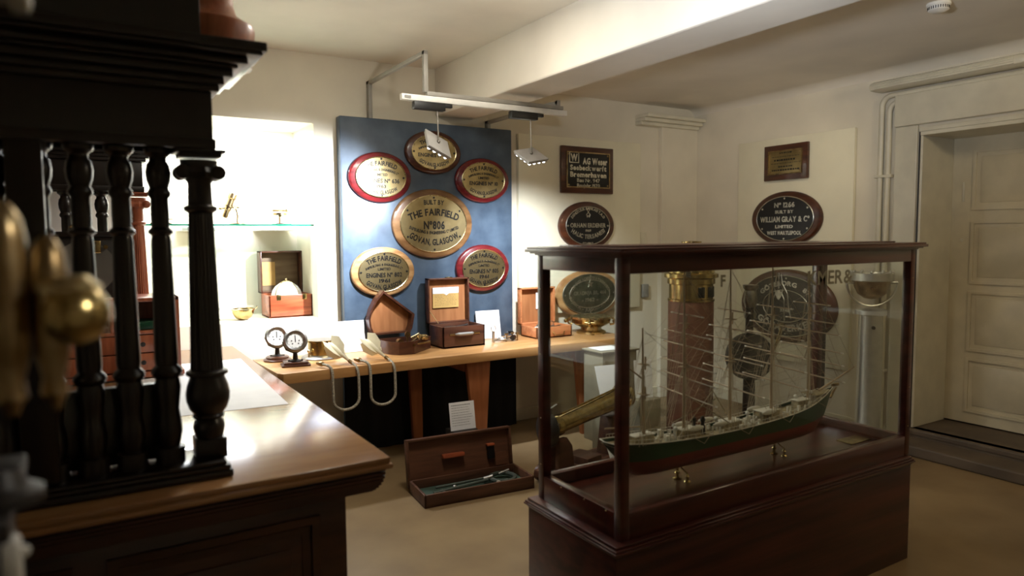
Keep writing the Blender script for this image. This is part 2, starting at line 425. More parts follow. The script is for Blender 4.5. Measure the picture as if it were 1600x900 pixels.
# ------------------------------------------------------------------ big blue panel and boards on the walls
mb = MB(); mb.box((1.52, 4.67, .01), (2.885, YB-.002, 2.325), .008)
tag(mb.build('display_board', 'blue'), 'tall mottled blue panel carrying the seven oval brass plaques', 'display board')
mb = MB(); mb.box((2.975, 4.712, .86), (4.255, YB-.002, 2.312), .004)
tag(mb.build('display_board', 'board'), 'cream board on the back wall right of the blue panel', 'display board')
mb = MB(); mb.box((4.915, 3.115, .46), (XR-.002, 4.19, 2.288), .004)
tag(mb.build('display_board', 'board'), 'cream board on the right wall behind the ship case', 'display board')

# ------------------------------------------------------------------ plaques
def plaque(label, loc, a, b, wood_m, plate_m, text_m, lines, rot=0, rim_m='brasspale', border=.8, group=None, depth=.03, screws=4, ring=None, extra=None):
    t = thing('oval_plaque', label, 'plaque', loc, rot, group)
    mb = MB(); dome_plate(mb, [(a, b, 0), (a, b, -depth*.45), (a*.985, b*.98, -depth*.75), (a*.93, b*.92, -depth)]); mb.build('backing_board', wood_m, t)
    pa, pb = a*border, b*border
    mb = MB(); dome_plate(mb, [(pa, pb, -depth+.002), (pa, pb, -depth-.004)]); pl = mb.build('plate', plate_m, t)
    mb = MB(); mb.tube([(x, -depth-.004, z) for x, z in ell(pa*.985, pb*.985, 64)], .004, 6, closed=True)
    if ring: mb.tube([(x, -depth-.004, z) for x, z in ell(pa*ring[0], pb*ring[1], 64)], .0035, 6, closed=True)
    mb.build('rim', rim_m, t)
    mb = MB()
    for sgx, sgz in ((1, 0), (-1, 0), (.02, 1), (.02, -1)) if screws == 4 else [(math.cos(q*PI/3+PI/6), math.sin(q*PI/3+PI/6)) for q in range(6)]:
        mb.lathe([(.008, 0), (.007, .003), (0, .004)], (sgx*pa*.9, -depth-.004, sgz*pb*.9), (0, -1, 0), 12)
    mb.build_each('screw', 'black' if text_m == 'black' else 'silver', t)
    mb = MB()
    for ln in lines:
        s, kind, z, h = ln[:4]; wd = ln[4]*a if len(ln) > 4 and ln[4] else None
        if kind == 'l': text_line(mb, s, ln[5] if len(ln) > 5 else 0, z*b, h*b, -depth-.0035, width=wd)
        elif kind == 'u': R = ln[5]*a; text_line(mb, s, 0, 0, h*b, -depth-.0035, width=wd, arc=(0, z*b-R, R), up=True)
        elif kind == 'd': R = ln[5]*a; text_line(mb, s, 0, 0, h*b, -depth-.0035, width=wd, arc=(0, z*b+R, R), up=False)
    if extra: extra(mb, -depth-.004, a, b)
    mb.build('lettering', text_m, t, smooth=False)
    return t
PY = 4.668
G = 'oval brass engine builder plaques on the blue panel'
plaque('largest oval brass plaque at the centre of the blue panel, numbered 806', (2.195, PY, 1.597), .322, .252, 'plaquemid', 'brassplate', 'black',
  [('BUILT BY', 'u', .62, .13, .5, 2.2), ('THE FAIRFIELD', 'u', .34, .19, 1.28, 1.5), ('Nº806', 'l', -.04-.0, .22, .52), ('SHIPBUILDING & ENGINEERING Cº LIMITED', 'd', -.26, .085, 1.25, 1.5), ('GOVAN, GLASGOW', 'd', -.53, .17, 1.25, 1.1)], group=G, border=.83, screws=6)
FS = 'SHIPBUILDING & ENGINEERING Cº'
plaque('red rimmed oval brass plaque in glare at upper left of the blue panel', (1.795, PY, 1.918), .232, .176, 'plaquered', 'brassplate', 'black',
  [('THE FAIRFIELD', 'u', .55, .17, 1.05, 1.1), (FS, 'u', .30, .09, 1.15, 1.3), ('LIMITED', 'l', .10, .10, .4), ('ENGINES Nº 636', 'l', -.14, .16, 1.15), ('1963', 'l', -.36, .12, .3), ('GOVAN, GLASGOW', 'd', -.60, .15, 1.05, 1.0)], group=G)
plaque('oval brass plaque at top centre of the blue panel, behind a hanging spotlight', (2.205, PY, 2.112), .222, .156, 'plaquedark', 'brassplate', 'black',
  [('THE FAIRFIELD', 'u', .55, .17, 1.05, 1.1), (FS, 'u', .30, .09, 1.15, 1.3), ('LIMITED', 'l', .10, .10, .4), ('ENGINES Nº 801', 'l', -.14, .16, 1.15), ('GOVAN.GLASGOW', 'd', -.58, .17, 1.1, 1.0)], group=G)
plaque('oval brass plaque at the upper right of the blue panel', (2.612, PY, 1.925), .232, .168, 'plaquered', 'brassplate', 'black',
  [('THE FAIRFIELD', 'u', .55, .17, 1.05, 1.1), (FS, 'u', .30, .09, 1.15, 1.3), ('LIMITED', 'l', .10, .10, .4), ('ENGINES Nº 10', 'l', -.14, .16, 1.05), ('GOVAN.GLASGOW', 'd', -.58, .15, 1.05, 1.0)], group=G)
plaque('oval brass plaque on light wood at the lower left of the blue panel, dated 1961', (1.803, PY, 1.258), .236, .175, 'plaquelight', 'brassplate', 'black',
  [('THE FAIRFIELD', 'u', .56, .19, 1.12, 1.1), (FS, 'u', .30, .09, 1.2, 1.3), ('LIMITED', 'l', .12, .10, .4), ('ENGINES Nº 802', 'l', -.12, .17, 1.12), ('1961', 'l', -.35, .14, .34), ('GOVAN, GLASGOW', 'd', -.60, .17, 1.15, 1.0)], group=G)
plaque('red rimmed oval brass plaque dated 1961 at the lower right of the blue panel', (2.608, PY, 1.26), .232, .18, 'plaquered', 'brassplate', 'black',
  [('THE FAIRFIELD', 'u', .56, .17, 1.05, 1.1), (FS, 'u', .30, .09, 1.2, 1.3), ('LIMITED', 'l', .12, .10, .4), ('ENGINES Nº 805', 'l', -.12, .17, 1.08), ('1961', 'l', -.35, .14, .34), ('GOVAN, GLASGOW', 'd', -.60, .16, 1.1, 1.0)], group=G)

def emblem(mb, y, a, b):
    for sg in (-1, 1):
        mb.tube([(-.06+sg*.02, y, .26), (-.06+sg*.035, y, .18), (-.06+sg*.085, y, .10), (-.06+sg*.095, y, .0), (-.06+sg*.12, y, -.10)], .005, 6)
        mb.tube([(-.06+sg*.03, y, .10), (-.06+sg*.055, y, .05), (-.06+sg*.058, y, -.12)], .005, 6)
    mb.tube([(-.06, y, .27), (-.06, y, .14)], .006, 6)
    mb.prism([(-.105, .15), (-.085, .11), (-.06, .13), (-.035, .11), (-.015, .15), (-.03, .09), (-.045, .06), (-.06, .045), (-.075, .06), (-.09, .09)], y, y-.004, 'y')
def anchor(mb, y, a, b):
    zc = b*.50; mb.tube([(0, y, zc+.05), (.012, y, zc+.03), (0, y, zc+.012), (-.012, y, zc+.03)], .003, 5, closed=True)
    mb.tube([(.0, y, zc+.012), (.02, y, zc-.008), (.012, y, zc-.03), (-.012, y, zc-.012)], .0035, 5)
    mb.tube([(.0, y, zc+.012), (-.02, y, zc-.008), (-.012, y, zc-.03), (.012, y, zc-.012)], .0035, 5)
    for s in (-1, 1): mb.tube([(s*a*.79, y, -.0), (s*a*.70, y, 0)], .004, 5)
plaque('black oval plaque with silver letters below the square plaque on the back wall', (3.64, 4.708, 1.585), .292, .203, 'plaquedark', 'black', 'silver',
  [('DENIZCILIK BANKASI T.A.O', 'u', .72, .11, 1.35, .78), ('ORHAN ERDENER', 'l', .02, .17, 1.28), ('1969', 'l', -.20, .09, .2), ('HALIC TERSANESI', 'd', -.45, .17, 1.25, 1.0), ('ISTANBUL', 'd', -.74, .09, .4, 1.3)], rim_m='silver', extra=anchor)
def star(mb, y, a, b):
    P = []
    for k in range(10):
        r = .036 if k % 2 == 0 else .015; P.append((r*math.sin(k*PI/5), b*.42+r*math.cos(k*PI/5)))
    mb.prism(P, y, y-.004, 'y')
plaque('greenish cast metal oval plaque with a star, seen through the left pane of the case', (3.66, 4.708, 1.008), .345, .205, 'plaquelight', 'alu', 'silver',
  [('BRODOGRADILISTE I TVORNICA', 'u', .66, .12, 1.52, .72), ('GRADNJA BR. 464', 'l', .05, .15, 1.0), ('- 1962 -', 'l', -.24, .15, .5), ('RIJEKA - JUGOSLAVIJA', 'd', -.66, .12, 1.45, .72)], rim_m='silver', ring=(.74, .68), extra=star, border=.84)
plaque('black oval plaque numbered 1266 with silver letters on the right wall board', (4.912, 3.685, 1.628), .333, .222, 'plaquedark', 'black', 'silver',
  [('Nº 1266', 'l', .50, .17, .58), ('BUILT BY', 'l', .25, .11, .52), ('WILLIAM GRAY & Cº', 'l', -.02, .19, 1.40), ('LIMITED', 'l', -.29, .11, .5), ('WEST HARTLEPOOL', 'l', -.52, .13, .98)], rot=-PI/2, rim_m='silver', screws=6, border=.82)
plaque('large dark oval plaque with lettering round an inner oval, behind the ship rigging', (4.912, 3.66, .915), .455, .30, 'plaquedark', 'black', 'silver',
  [('GÖTEBORG   871', 'u', .62, .12, 1.15, .8), ('3748', 'l', -.12, .08, .2), ('GÖTAVERKEN', 'd', -.60, .17, 1.2, 1.0)], rot=-PI/2, rim_m='silver', ring=(.56, .52), border=.84, extra=emblem)

def rect_plaque(label, loc, w, h, wood_m, plate_m, text_m, rim_m, rot, draw):
    t = thing('square_plaque', label, 'plaque', loc, rot)
    mb = MB(); mb.box((-w/2, -.03, -h/2), (w/2, 0, h/2), .006); mb.build('backing_board', wood_m, t)
    a, c = w/2-.045, h/2-.045
    mb = MB(); mb.box((-a, -.035, -c), (a, -.028, c), .001); mb.build('plate', plate_m, t)
    mb = MB(); q = .009; mb.frame([(-a, -c), (a, -c), (a, c), (-a, c)], [(-a+q, -c+q), (a-q, -c+q), (a-q, c-q), (-a+q, c-q)], -.039, -.034)
    mb.build('rim', rim_m, t)
    mb = MB()
    for sx in (-1, 1):
        for sz in (-1, 1): mb.lathe([(.008, 0), (0, .004)], (sx*(a-.022), -.035, sz*(c-.022)), (0, -1, 0), 10)
    mb.build_each('screw', rim_m, t)
    mb = MB(); draw(mb, a, c); mb.build('lettering', text_m, t, smooth=False)
    return t
def draw_ag(mb, a, c):
    y = -.034
    mb.frame([(-.20, .055), (-.10, .055), (-.10, .145), (-.20, .145)], [(-.193, .062), (-.107, .062), (-.107, .138), (-.193, .138)], y-.003, y)
    text_line(mb, 'W', -.15, .10, .055, y, width=.07, bold=.04)
    text_line(mb, 'AG Weser', .07, .075, .05, y, width=.26, bold=.04)
    text_line(mb, 'Seebeckwerft', 0, .018, .04, y, width=.38, bold=.04)
    text_line(mb, 'Bremerhaven', 0, -.038, .04, y, width=.38, bold=.04)
    text_line(mb, 'Bau Nr. 947', 0, -.085, .03, y, width=.24, bold=.01)
    text_line(mb, 'Baujahr 1970', 0, -.128, .03, y, width=.24, bold=.01)
rect_plaque('square black plaque with pale letters at the top of the back wall board', (3.642, 4.708, 2.048), .545, .385, 'plaquedark', 'black', 'silver', 'brassold', 0, draw_ag)
def draw_brass(mb, a, c):
    y = -.034; random.seed(3)
    for z, h, w0 in ((.075, .010, .10), (.045, .004, .24), (.018, .014, .20), (-.008, .004, .26), (-.035, .010, .12), (-.062, .012, .24)):
        x = -w0/2
        while x < w0/2:
            l = random.uniform(.008, .022); mb.box((x, y-.002, z-h/2), (x+l, y, z+h/2)); x += l+random.uniform(.004, .009)
rect_plaque('small brass plate on dark wood above the oval plaque numbered 1266', (4.912, 3.69, 2.085), .41, .285, 'plaquedark', 'brassplate', 'black', 'brassold', -PI/2, draw_brass)

# ------------------------------------------------------------------ alcove: glass shelf and its instruments
t = thing('glass_shelf', 'clear glass shelf with a green edge across the lit alcove', 'shelf', (0, 0, 1.588))
mb = MB(); mb.box((AX0+.002, 4.80, -.005), (AX1-.002, 5.20, .005)); mb.build('shelf_board', 'shelfglass', t)
mb = MB(); mb.box((AX0+.002, 4.797, -.0055), (AX1-.002, 4.7998, .0055)); mb.build('polished_edge', 'glassedge', t)
mb = MB()
for x in (.55, 1.05): mb.box((x, 4.9, -.035), (x+.25, 5.265, -.0055), .006)
mb.build_each('bracket', 'white', t)
# tilted brass telescope (sight) on a curved stand
t = thing('brass_telescope', 'small tilted brass scope on a curved stand, left on the glass shelf', 'instrument', (.86, 4.95, 1.594))
mb = MB(); mb.lathe([(.05, 0), (.05, .006), (.02, .012), (.012, .014)], (.035, 0, 0)); mb.build('base', 'brassold', t)
mb = MB(); mb.tube([(.035, 0, .01), (.04, 0, .06), (.03, 0, .11), (.0, 0, .14)], .007, 10); mb.tube([(.0, 0, .14), (.02, -.03, .10), (.005, -.03, .08)], .004); mb.build('arm', 'brassold', t)
d = Vector((.36, 0, .93)).normalized(); p0 = Vector((-.045, 0, .045))
mb = MB(); mb.lathe([(.014, 0), (.018, .01), (.018, .05), (.022, .055), (.022, .13), (.027, .135), (.027, .165), (.026, .17)], p0, d, 24)
mb.lathe([(.03, .075), (.03, .085)], p0, d, 24); mb.build('tube', 'brassold', t)
mb = MB(); mb.lathe([(.0265, 0), (.029, .004), (.029, .03), (.02, .045), (0, .047)], p0+d*.168, d, 24); mb.build('lens', 'white', t)
mb = MB(); mb.cyl((-.07, 0, .105), (.05, 0, .115), .006); mb.ball((-.07, 0, .105), .010); mb.build('adjusting_screw', 'brass', t)
# theodolite
t = thing('brass_theodolite', 'small brass sighting instrument with a round top on the glass shelf, right', 'instrument', (1.17, 4.93, 1.594))
mb = MB(); mb.lathe([(.04, 0), (.04, .004), (.012, .010)]); 
for k in range(3): a = k*2*PI/3; mb.box((0, -.006, 0), (.075, .006, .006), .002, rot=rz(a), piv=(0, 0, 0))
mb.build('base', 'iron', t)
mb = MB(); mb.lathe([(.012, .005), (.009, .02), (.009, .055), (.015, .06)]); mb.build('stem', 'brassold', t)
mb = MB(); mb.lathe([(.015, .06), (.045, .064), (.045, .078), (.03, .08)]); mb.build('dial', 'brassold', t)
mb = MB(); mb.cyl((-.05, 0, .10), (.04, 0, .10), .011); mb.ball((.045, 0, .10), .014); mb.box((-.012, -.012, .078), (.012, .012, .092)); mb.build('sighting_tube', 'brasspale', t)
# a third small instrument at left end of shelf
t = thing('brass_protractor', 'flat brass drawing instrument at the left end of the glass shelf', 'instrument', (.44, 4.9, 1.594))
mb = MB(); mb.box((-.07, -.03, 0), (.05, .03, .008), .002); mb.cyl((.03, 0, .008), (.03, 0, .035), .006); mb.tube([(.03, 0, .03), (.06, 0, .033)], .003); mb.build('body', 'brass', t)
# boxed star globe
t = thing('star_globe', 'white half globe under brass hoops in an open red-brown box in the alcove', 'star globe', (1.07, 4.89, AZ0+.001))
W_, D_, H_ = .295, .24, .155; q = .012
mb = MB(); mb.box((0, 0, 0), (W_, D_, q), .002); mb.box((0, 0, 0), (W_, q, H_), .003); mb.box((0, D_-q, 0), (W_, D_, H_), .003)
mb.box((0, 0, 0), (q, D_, H_), .003); mb.box((W_-q, 0, 0), (W_, D_, H_), .003); mb.box((q, q, H_-.03), (W_-q, D_-q, H_-.02)); mb.build('box', 'boxred', t)
mb = MB(); L = .30   # lid standing open at the back
mb.box((0, D_+.09, H_), (W_, D_+.10, H_+L), .003); mb.box((0, D_, H_), (q, D_+.10, H_+L), .003); mb.box((W_-q, D_, H_), (W_, D_+.10, H_+L), .003)
mb.box((0, D_, H_+L-q), (W_, D_+.10, H_+L), .003); mb.box((0, D_, H_), (W_, D_+.10, H_+q), .003); mb.build('lid', 'boxdark', t)
mb = MB(); mb.box((q, D_+.086, H_+q), (W_-q, D_+.0895, H_+L-q)); mb.build('lid_lining', 'olive', t)
mb = MB(); mb.box((.03, D_+.083, H_+.05), (.12, D_+.0855, H_+.22)); mb.build('label', 'tan', t)
mb = MB(); mb.lathe([(.105, 0), (.103, .02), (.094, .047), (.076, .073), (.053, .091), (.026, .102), (0, .105)], (W_/2, D_/2, H_-.02), n=40); mb.build('globe', 'globe', t)
mb = MB()
for ang in (0, PI/2): mb.tube([(W_/2+.11*math.cos(a)*math.cos(ang+.6), D_/2+.11*math.cos(a)*math.sin(ang+.6), H_-.02+.11*math.sin(a)) for a in [PI*k/16 for k in range(17)]], .0035, 6)
mb.tube([(W_/2+.112*math.cos(a), D_/2+.112*math.sin(a), H_-.012) for a in [2*PI*k/32 for k in range(32)]], .005, 6, closed=True)
mb.lathe([(.008, 0), (.006, .01), (.009, .016), (0, .024)], (W_/2, D_/2, H_+.09), n=12); mb.build_each('hoop', 'brasspale', t)
mb = MB()
for x in (.05, W_-.07): mb.box((x, -.003, H_-.035), (x+.03, .001, H_+.004), .002); mb.cyl((x+.015, -.003, H_-.02), (x+.015, -.008, H_-.02), .006)
mb.build_each('catch', 'brass', t)
# brass bowl compass in alcove
t = thing('brass_bowl', 'small shiny brass bowl with a rim, left of the globe box', 'bowl', (.905, 4.92, AZ0+.001))
mb = MB(); mb.lathe([(.02, 0), (.03, .002), (.055, .02), (.068, .045), (.072, .07), (.066, .072), (.06, .05), (.04, .022), (0, .016)], n=36); mb.build('bowl', 'brass', t)
mb = MB(); mb.lathe([(.066, .069), (.076, .069), (.077, .076), (.066, .077), (.066, .069)], n=36, cap=False); mb.tube([(.075, 0, .07), (.09, 0, .078), (.09, 0, .09)], .004); mb.tube([(-.075, 0, .07), (-.09, 0, .078)], .004); mb.build('rim', 'brasspale', t)
t = thing('wire_stand', 'thin dark wire stand at the left of the alcove sill', 'stand', (.70, 4.86, AZ0+.001))
mb = MB(); mb.tube([(-.05, 0, .09), (.05, 0, .09), (.0, 0, .01), (-.05, 0, .09)], .003, 6); mb.lathe([(.02, 0), (.02, .006), (.003, .012)]); mb.build('wire', 'iron', t)
mb = MB(); mb.box((1.25, YB+AD-.02, 1.02), (1.32, YB+AD-.001, 1.10), .004)
tag(mb.build('wall_socket', 'greyplastic'), 'grey socket on the alcove back wall beside the globe box', 'socket')
t = thing('wall_socket', 'pale switch plate on the corner pilaster above the ship case', 'socket', (4.30, YB-.001, 1.46))
mb = MB(); mb.box((-.045, -.012, -.11), (.055, 0, .07), .004); mb.build('plate', 'trim', t)
t = thing('wall_socket', 'small grey box on the back wall seen through the case glass', 'socket', (4.33, YB-.001, 1.0))
mb = MB(); mb.box((-.03, -.03, -.06), (.04, 0, .06), .006); mb.build('plate', 'greyplastic', t)

# ------------------------------------------------------------------ track lighting
t = thing('lighting_track', 'white and grey lighting track on brackets above the blue panel', 'track', (0, 0, 0))
mb = MB(); mb.box((1.60, 3.78, 2.290), (2.77, 3.815, 2.325), .004); mb.build('track', 'white', t)
mb = MB(); mb.box((1.76, 3.782, 2.327), (2.74, 3.813, 2.352), .003); mb.build('support_bar', 'bracket', t)
mb = MB(); mb.box((1.742, 4.70, 2.328), (1.768, 4.748, 2.585), .003); mb.box((1.742, 3.782, 2.560), (1.768, 4.748, 2.585), .003); mb.box((1.742, 3.782, 2.345), (1.768, 3.812, 2.585), .003); mb.build('hanging_bracket', 'bracket', t)
mb = MB(); mb.box((2.69, 4.70, 2.328), (2.715, 4.748, 2.387), .003); mb.box((2.69, 3.782, 2.362), (2.715, 4.748, 2.387), .003); mb.box((2.69, 3.782, 2.345), (2.715, 3.812, 2.387), .003); mb.build('hanging_bracket', 'bracket', t)
mb = MB(); mb.box((1.615, 3.776, 2.30), (1.655, 3.779, 2.315)); mb.build('end_marking', 'greyplastic', t)
def track_lamp(label, x, tilt, rzz, drop):
    t = thing('spotlight', label, 'spotlight', (x, 3.797, 2.29), 0, None)
    mb = MB(); mb.box((-.125, -.022, -.046), (.075, .022, -.001), .004); mb.box((.075, -.012, -.022), (.125, .012, -.002), .002); mb.build('driver_box', 'blackplastic', t)
    mb = MB(); mb.cyl((.03, 0, -.046), (.035, 0, -drop), .0045, n=10); mb.ball((.035, 0, -drop), .010); mb.build('stem', 'steel', t)
    head = MB(); nrm = Vector(tilt).normalized(); xa = Vector((0, -1, 0)).cross(nrm) if False else Vector((1, 0, 0)); xa = (xa-nrm*xa.dot(nrm)).normalized()
    R = Matrix((xa, nrm.cross(xa), nrm)).transposed() @ rz(rzz); c0 = Vector((.035, 0, -drop-.008))
    head.box(c0+Vector((-.085, -.08, -.012)), c0+Vector((.085, .08, .0)), .003, rot=R, piv=c0)
    head.box(c0+Vector((-.080, -.075, -.024)), c0+Vector((.080, .075, -.012)), .002, rot=R, piv=c0)
    h = head.build('lamp_head', 'lampgrey', t)
    led = MB()
    for i in range(4):
        for j in range(4):
            pp = c0+Vector((-.062+i*.041, -.062+j*.041, -.026)); led.ball(c0 + R @ (pp-c0), .010, n=10)
    led.build('led', 'led', h)
    return t
track_lamp('hanging square spotlight in front of the top plaque, tilted to the left', 1.80, (.35, -.70, .60), math.radians(-12), .225)
track_lamp('hanging square spotlight right of the blue panel, nearly level', 2.46, (-.08, -.55, .83), math.radians(12), .255)

# ------------------------------------------------------------------ wall table
TZ = .72
t = thing('wall_table', 'long light oak table along the back wall under the plaques', 'table', (0, 0, 0))
mb = MB(); mb.prism([(.905, 4.60), (.93, 4.10), (.955, 4.065), (3.56, 4.065), (3.60, 4.10), (3.60, 4.665), (.905, 4.665)], TZ-.062, TZ, 'z', .003); mb.build('tabletop', 'table', t)
def leg(x0, x1, x2, x3, y0, y1):
    mb = MB(); mb.prism([(x0, TZ-.062), (x1, TZ-.062), (x2, 0), (x3, 0)], y0, y1, 'y', .003); mb.build('leg', 'tableleg', t)
leg(2.185, 2.372, 2.33, 2.262, 4.14, 4.18); leg(3.10, 3.28, 3.25, 3.17, 4.14, 4.18); leg(1.94, 2.04, 2.04, 1.97, 4.55, 4.59)
mb = MB(); mb.box((2.185, 4.18, TZ-.14), (2.23, 4.60, TZ-.064), .002); mb.box((3.10, 4.18, TZ-.14), (3.14, 4.60, TZ-.064), .002); mb.build_each('rail', 'tableleg', t)
mb = MB(); mb.box((1.60, 4.60, TZ-.14), (1.66, 4.64, TZ-.0635), .002); mb.box((2.99, 4.62, TZ-.17), (3.05, 4.70, TZ-.0635), .004); mb.build_each('block', 'boxpale', t)
# dark cloth covering the panel's foot under the table
mb = MB(); pts = []
for k in range(61): x = 1.50+k*(1.40/60); pts.append((x, 4.650+.006*math.sin(k*1.3)))
pts += [(2.90, 4.668), (1.50, 4.668)]
mb.prism(pts, .003, TZ-.065, 'z'); tag(mb.build('black_drape', 'blackcloth'), 'black drape hanging below the table in front of the blue panel', 'drape')

# ---- telegraph-style gauges
def gauge(label, loc, rot, base_round):
    t = thing('gauge_on_stand', label, 'gauge', loc, rot)
    mb = MB()
    if base_round: mb.lathe([(.085, 0), (.088, .008), (.08, .014), (.07, .016), (.072, .024), (.062, .03)], n=32)
    else: mb.box((-.085, -.06, 0), (.085, .06, .012), .004); mb.box((-.072, -.05, .012), (.072, .05, .026), .005)
    mb.build('wooden_base', 'boxdark', t)
    mb = MB(); mb.lathe([(.036, .026), (.034, .034), (.016, .04), (.013, .075), (.022, .085)], n=20); mb.box((-.045, -.006, .027), (.045, .006, .036), .002); mb.build('pillar', 'iron', t)
    c = Vector((0, 0, .145)); d = Vector((0, -1, .38)).normalized()
    mb = MB(); mb.lathe([(0, -.05), (.03, -.048), (.052, -.03), (.06, 0), (.064, .02), (.066, .032)], c, d, 32); mb.tube([(-.07, 0, .15), (-.05, .01, .10), (0, 0, .075), (.05, .01, .10), (.07, 0, .15)], .007)
    mb.build('housing', 'greenmetal', t)
    mb = MB(); mb.lathe([(.046, .026), (.069, .026), (.072, .040), (.060, .048), (.046, .038), (.046, .026)], c, d, 36, cap=False); mb.build('bezel', 'steel', t)
    mb = MB(); mb.lathe([(.053, .030), (.053, .034), (0, .034)], c, d, 32); face = mb.build('dial_face', 'white', t)
    mb = MB(); u = Vector((0, .38, 1)).normalized(); r_ = Vector((1, 0, 0)); o_ = c+d*.035
    for k in range(12):
        a = k*PI/6; v = u*math.cos(a)+r_*math.sin(a); mb.tube([o_+v*.040, o_+v*.048], .0012, 4)
    for sx, sz in ((-1, 0), (1, 0), (-.8, -1), (.8, -1)): mb.lathe([(.004, 0), (.004, .001)], o_+r_*.022*sx+u*.018*sz, d, 10)
    mb.tube([o_-u*.008, o_+u*.034], .0025, 4); mb.build('pointer', 'ink', face)
gauge('dial gauge on a dark square base at the front left corner of the table', (1.085, 4.30, TZ+.001), math.radians(-8), False)
gauge('dial gauge on a round base behind the one with the square base', (1.035, 4.545, TZ+.001), math.radians(-14), True)
# ---- brass compass bowl lying on plate
t = thing('brass_compass', 'low brass ring compass on a flat round plate behind the first cord', 'compass', (1.305, 4.50, TZ+.001))
mb = MB(); mb.lathe([(.125, 0), (.130, .006), (.120, .014), (.10, .022)], n=40); mb.build('base_plate', 'steel', t)
mb = MB(); mb.lathe([(.085, .018), (.085, .104), (.093, .107), (.093, .118), (.078, .118)], n=40); mb.build('bowl', 'brass', t)
mb = MB(); mb.lathe([(.077, .113), (.077, .1185), (0, .1195)], n=32); mb.build('glass_top', 'darkglass', t)
mb = MB()
for a in (-.3, 1.8, 3.6): mb.tube([(.085*math.cos(a), .085*math.sin(a), .05), (.105*math.cos(a), .105*math.sin(a), .05), (.108*math.cos(a), .108*math.sin(a), .02)], .006); mb.ball((.106*math.cos(a), .106*math.sin(a), .055), .011)
mb.build_each('lug', 'brasspale', t)
# ---- info cards on table
def card(label, loc, w, h, rot, lean, text=True, name='information_card', cat='card', lines=7, skew=0):
    t = thing(name, label, cat, loc, rot)
    mb = MB(); R = rx(-lean)
    mb.box((-w/2, 0, 0), (w/2, .003, h), 0, rot=R, piv=(0, 0, 0)); mb.build('sheet', 'paper', t)
    if text:
        mb = MB(); random.seed(int(w*1000)+lines)
        for k in range(lines):
            z = h*(.88-.8*k/lines); x0 = -w*.42; x1 = w*random.uniform(.25, .42)
            x = x0
            while x < x1:
                l = random.uniform(.006, .016); mb.box((x, -.0006, z), (min(x+l, x1), .0, z+.0018+(.002 if k == 0 else 0)), rot=R, piv=(0, 0, 0)); x += l+.004
        mb.build('print', 'ink', t)
    mb = MB(); mb.tube([Vector((0, .004, 0)), Vector((0, min(.045, h*.3), 0.002))], .002, 4)
    mb.tube([Vector((0, min(.045, h*.3), 0.002)), R @ Vector((0, .003, h*.5))], .002, 4); mb.build('easel', 'steel', t)
    return t
card('white card propped against the blue panel behind the two cords', (1.54, 4.580, TZ+.002), .19, .215, math.radians(-4), math.radians(12), True, lines=3)
card('white card propped between the dark sextant box and the dividers', (2.63, 4.60, TZ+.002), .20, .215, math.radians(-4), math.radians(10), False)

# ---- patent log fish with cords
def log_fish(label, cx):
    t = thing('ship_log_rotator', label, 'log rotator', (cx, 4.20, TZ+.001))
    mb = MB(); p0 = Vector((-.005, .06, .13)); p1 = Vector((.085, -.075, .022)); d = (p1-p0)
    mb.lathe([(.003, 0), (.014, .02), (.019, .06), (.018, .11), (.010, .16), (.007, d.length)], p0, d, 16); mb.build('body', 'ivory', t)
    mb = MB(); dn = d.normalized(); side = dn.cross(Vector((0, 0, 1))).normalized(); up = side.cross(dn)
    for k, a in enumerate((.2, 1.9, 3.3, 4.8)):
        v = side*math.cos(a)+up*math.sin(a); vn = dn.cross(v)
        P = [p0+dn*.015+v*.012, p0-dn*.012+v*.045, p0+dn*.035+v*.074, p0+dn*.10+v*.058, p0+dn*.135+v*.015]
        tb = bmesh.new(); A = [tb.verts.new(p+vn*(.0015+.012*i/4)) for i, p in enumerate(P)]; B = [tb.verts.new(p-vn*(.0015-.012*i/4)) for i, p in enumerate(P)]
        tb.faces.new(A); tb.faces.new(B[::-1])
        for i in range(5): tb.faces.new((A[i], B[i], B[(i+1) % 5], A[(i+1) % 5]))
        bmesh.ops.recalc_face_normals(tb, faces=tb.faces); mb.merge(tb)
    mb.build_each('fin', 'ivory', t)
    mb = MB(); pts = [p1, p1+Vector((.014, -.02, -.012)), Vector((.108, -.142, -.01)), Vector((.112, -.152, -.06))]
    for k in range(0, 13):
        a = k/12*PI; pts.append(Vector((.032+.080*math.cos(a), -.153, -.19-.065*math.sin(a))))
    pts += [Vector((-.048, -.152, -.06)), Vector((-.046, -.142, -.008)), Vector((-.06, -.12, .018)), Vector((-.085, -.07, .02))]
    # smooth the rope path
    for _ in range(2):
        q_ = [pts[0]]
        for i in range(len(pts)-1): q_ += [pts[i]*.75+pts[i+1]*.25, pts[i]*.25+pts[i+1]*.75]
        pts = q_+[pts[-1]]
    mb.tube(pts, .0085, 10); mb.build('rope', 'rope', t)
    mb = MB(); mb.lathe([(.008, -.02), (.014, -.01), (.016, .0), (.012, .02), (.007, .035)], (-.088, -.062, .022), (-.6, .8, .1), 16); mb.lathe([(.010, 0), (.012, .01), (.010, .03)], p1-d.normalized()*.01, d, 14); mb.build('ferrule', 'brassold', t)
log_fish('finned cream log rotator with a looped cord over the table edge, beside the compass', 1.285)
log_fish('finned cream log rotator with a looped cord, left of the small open dark box', 1.520)

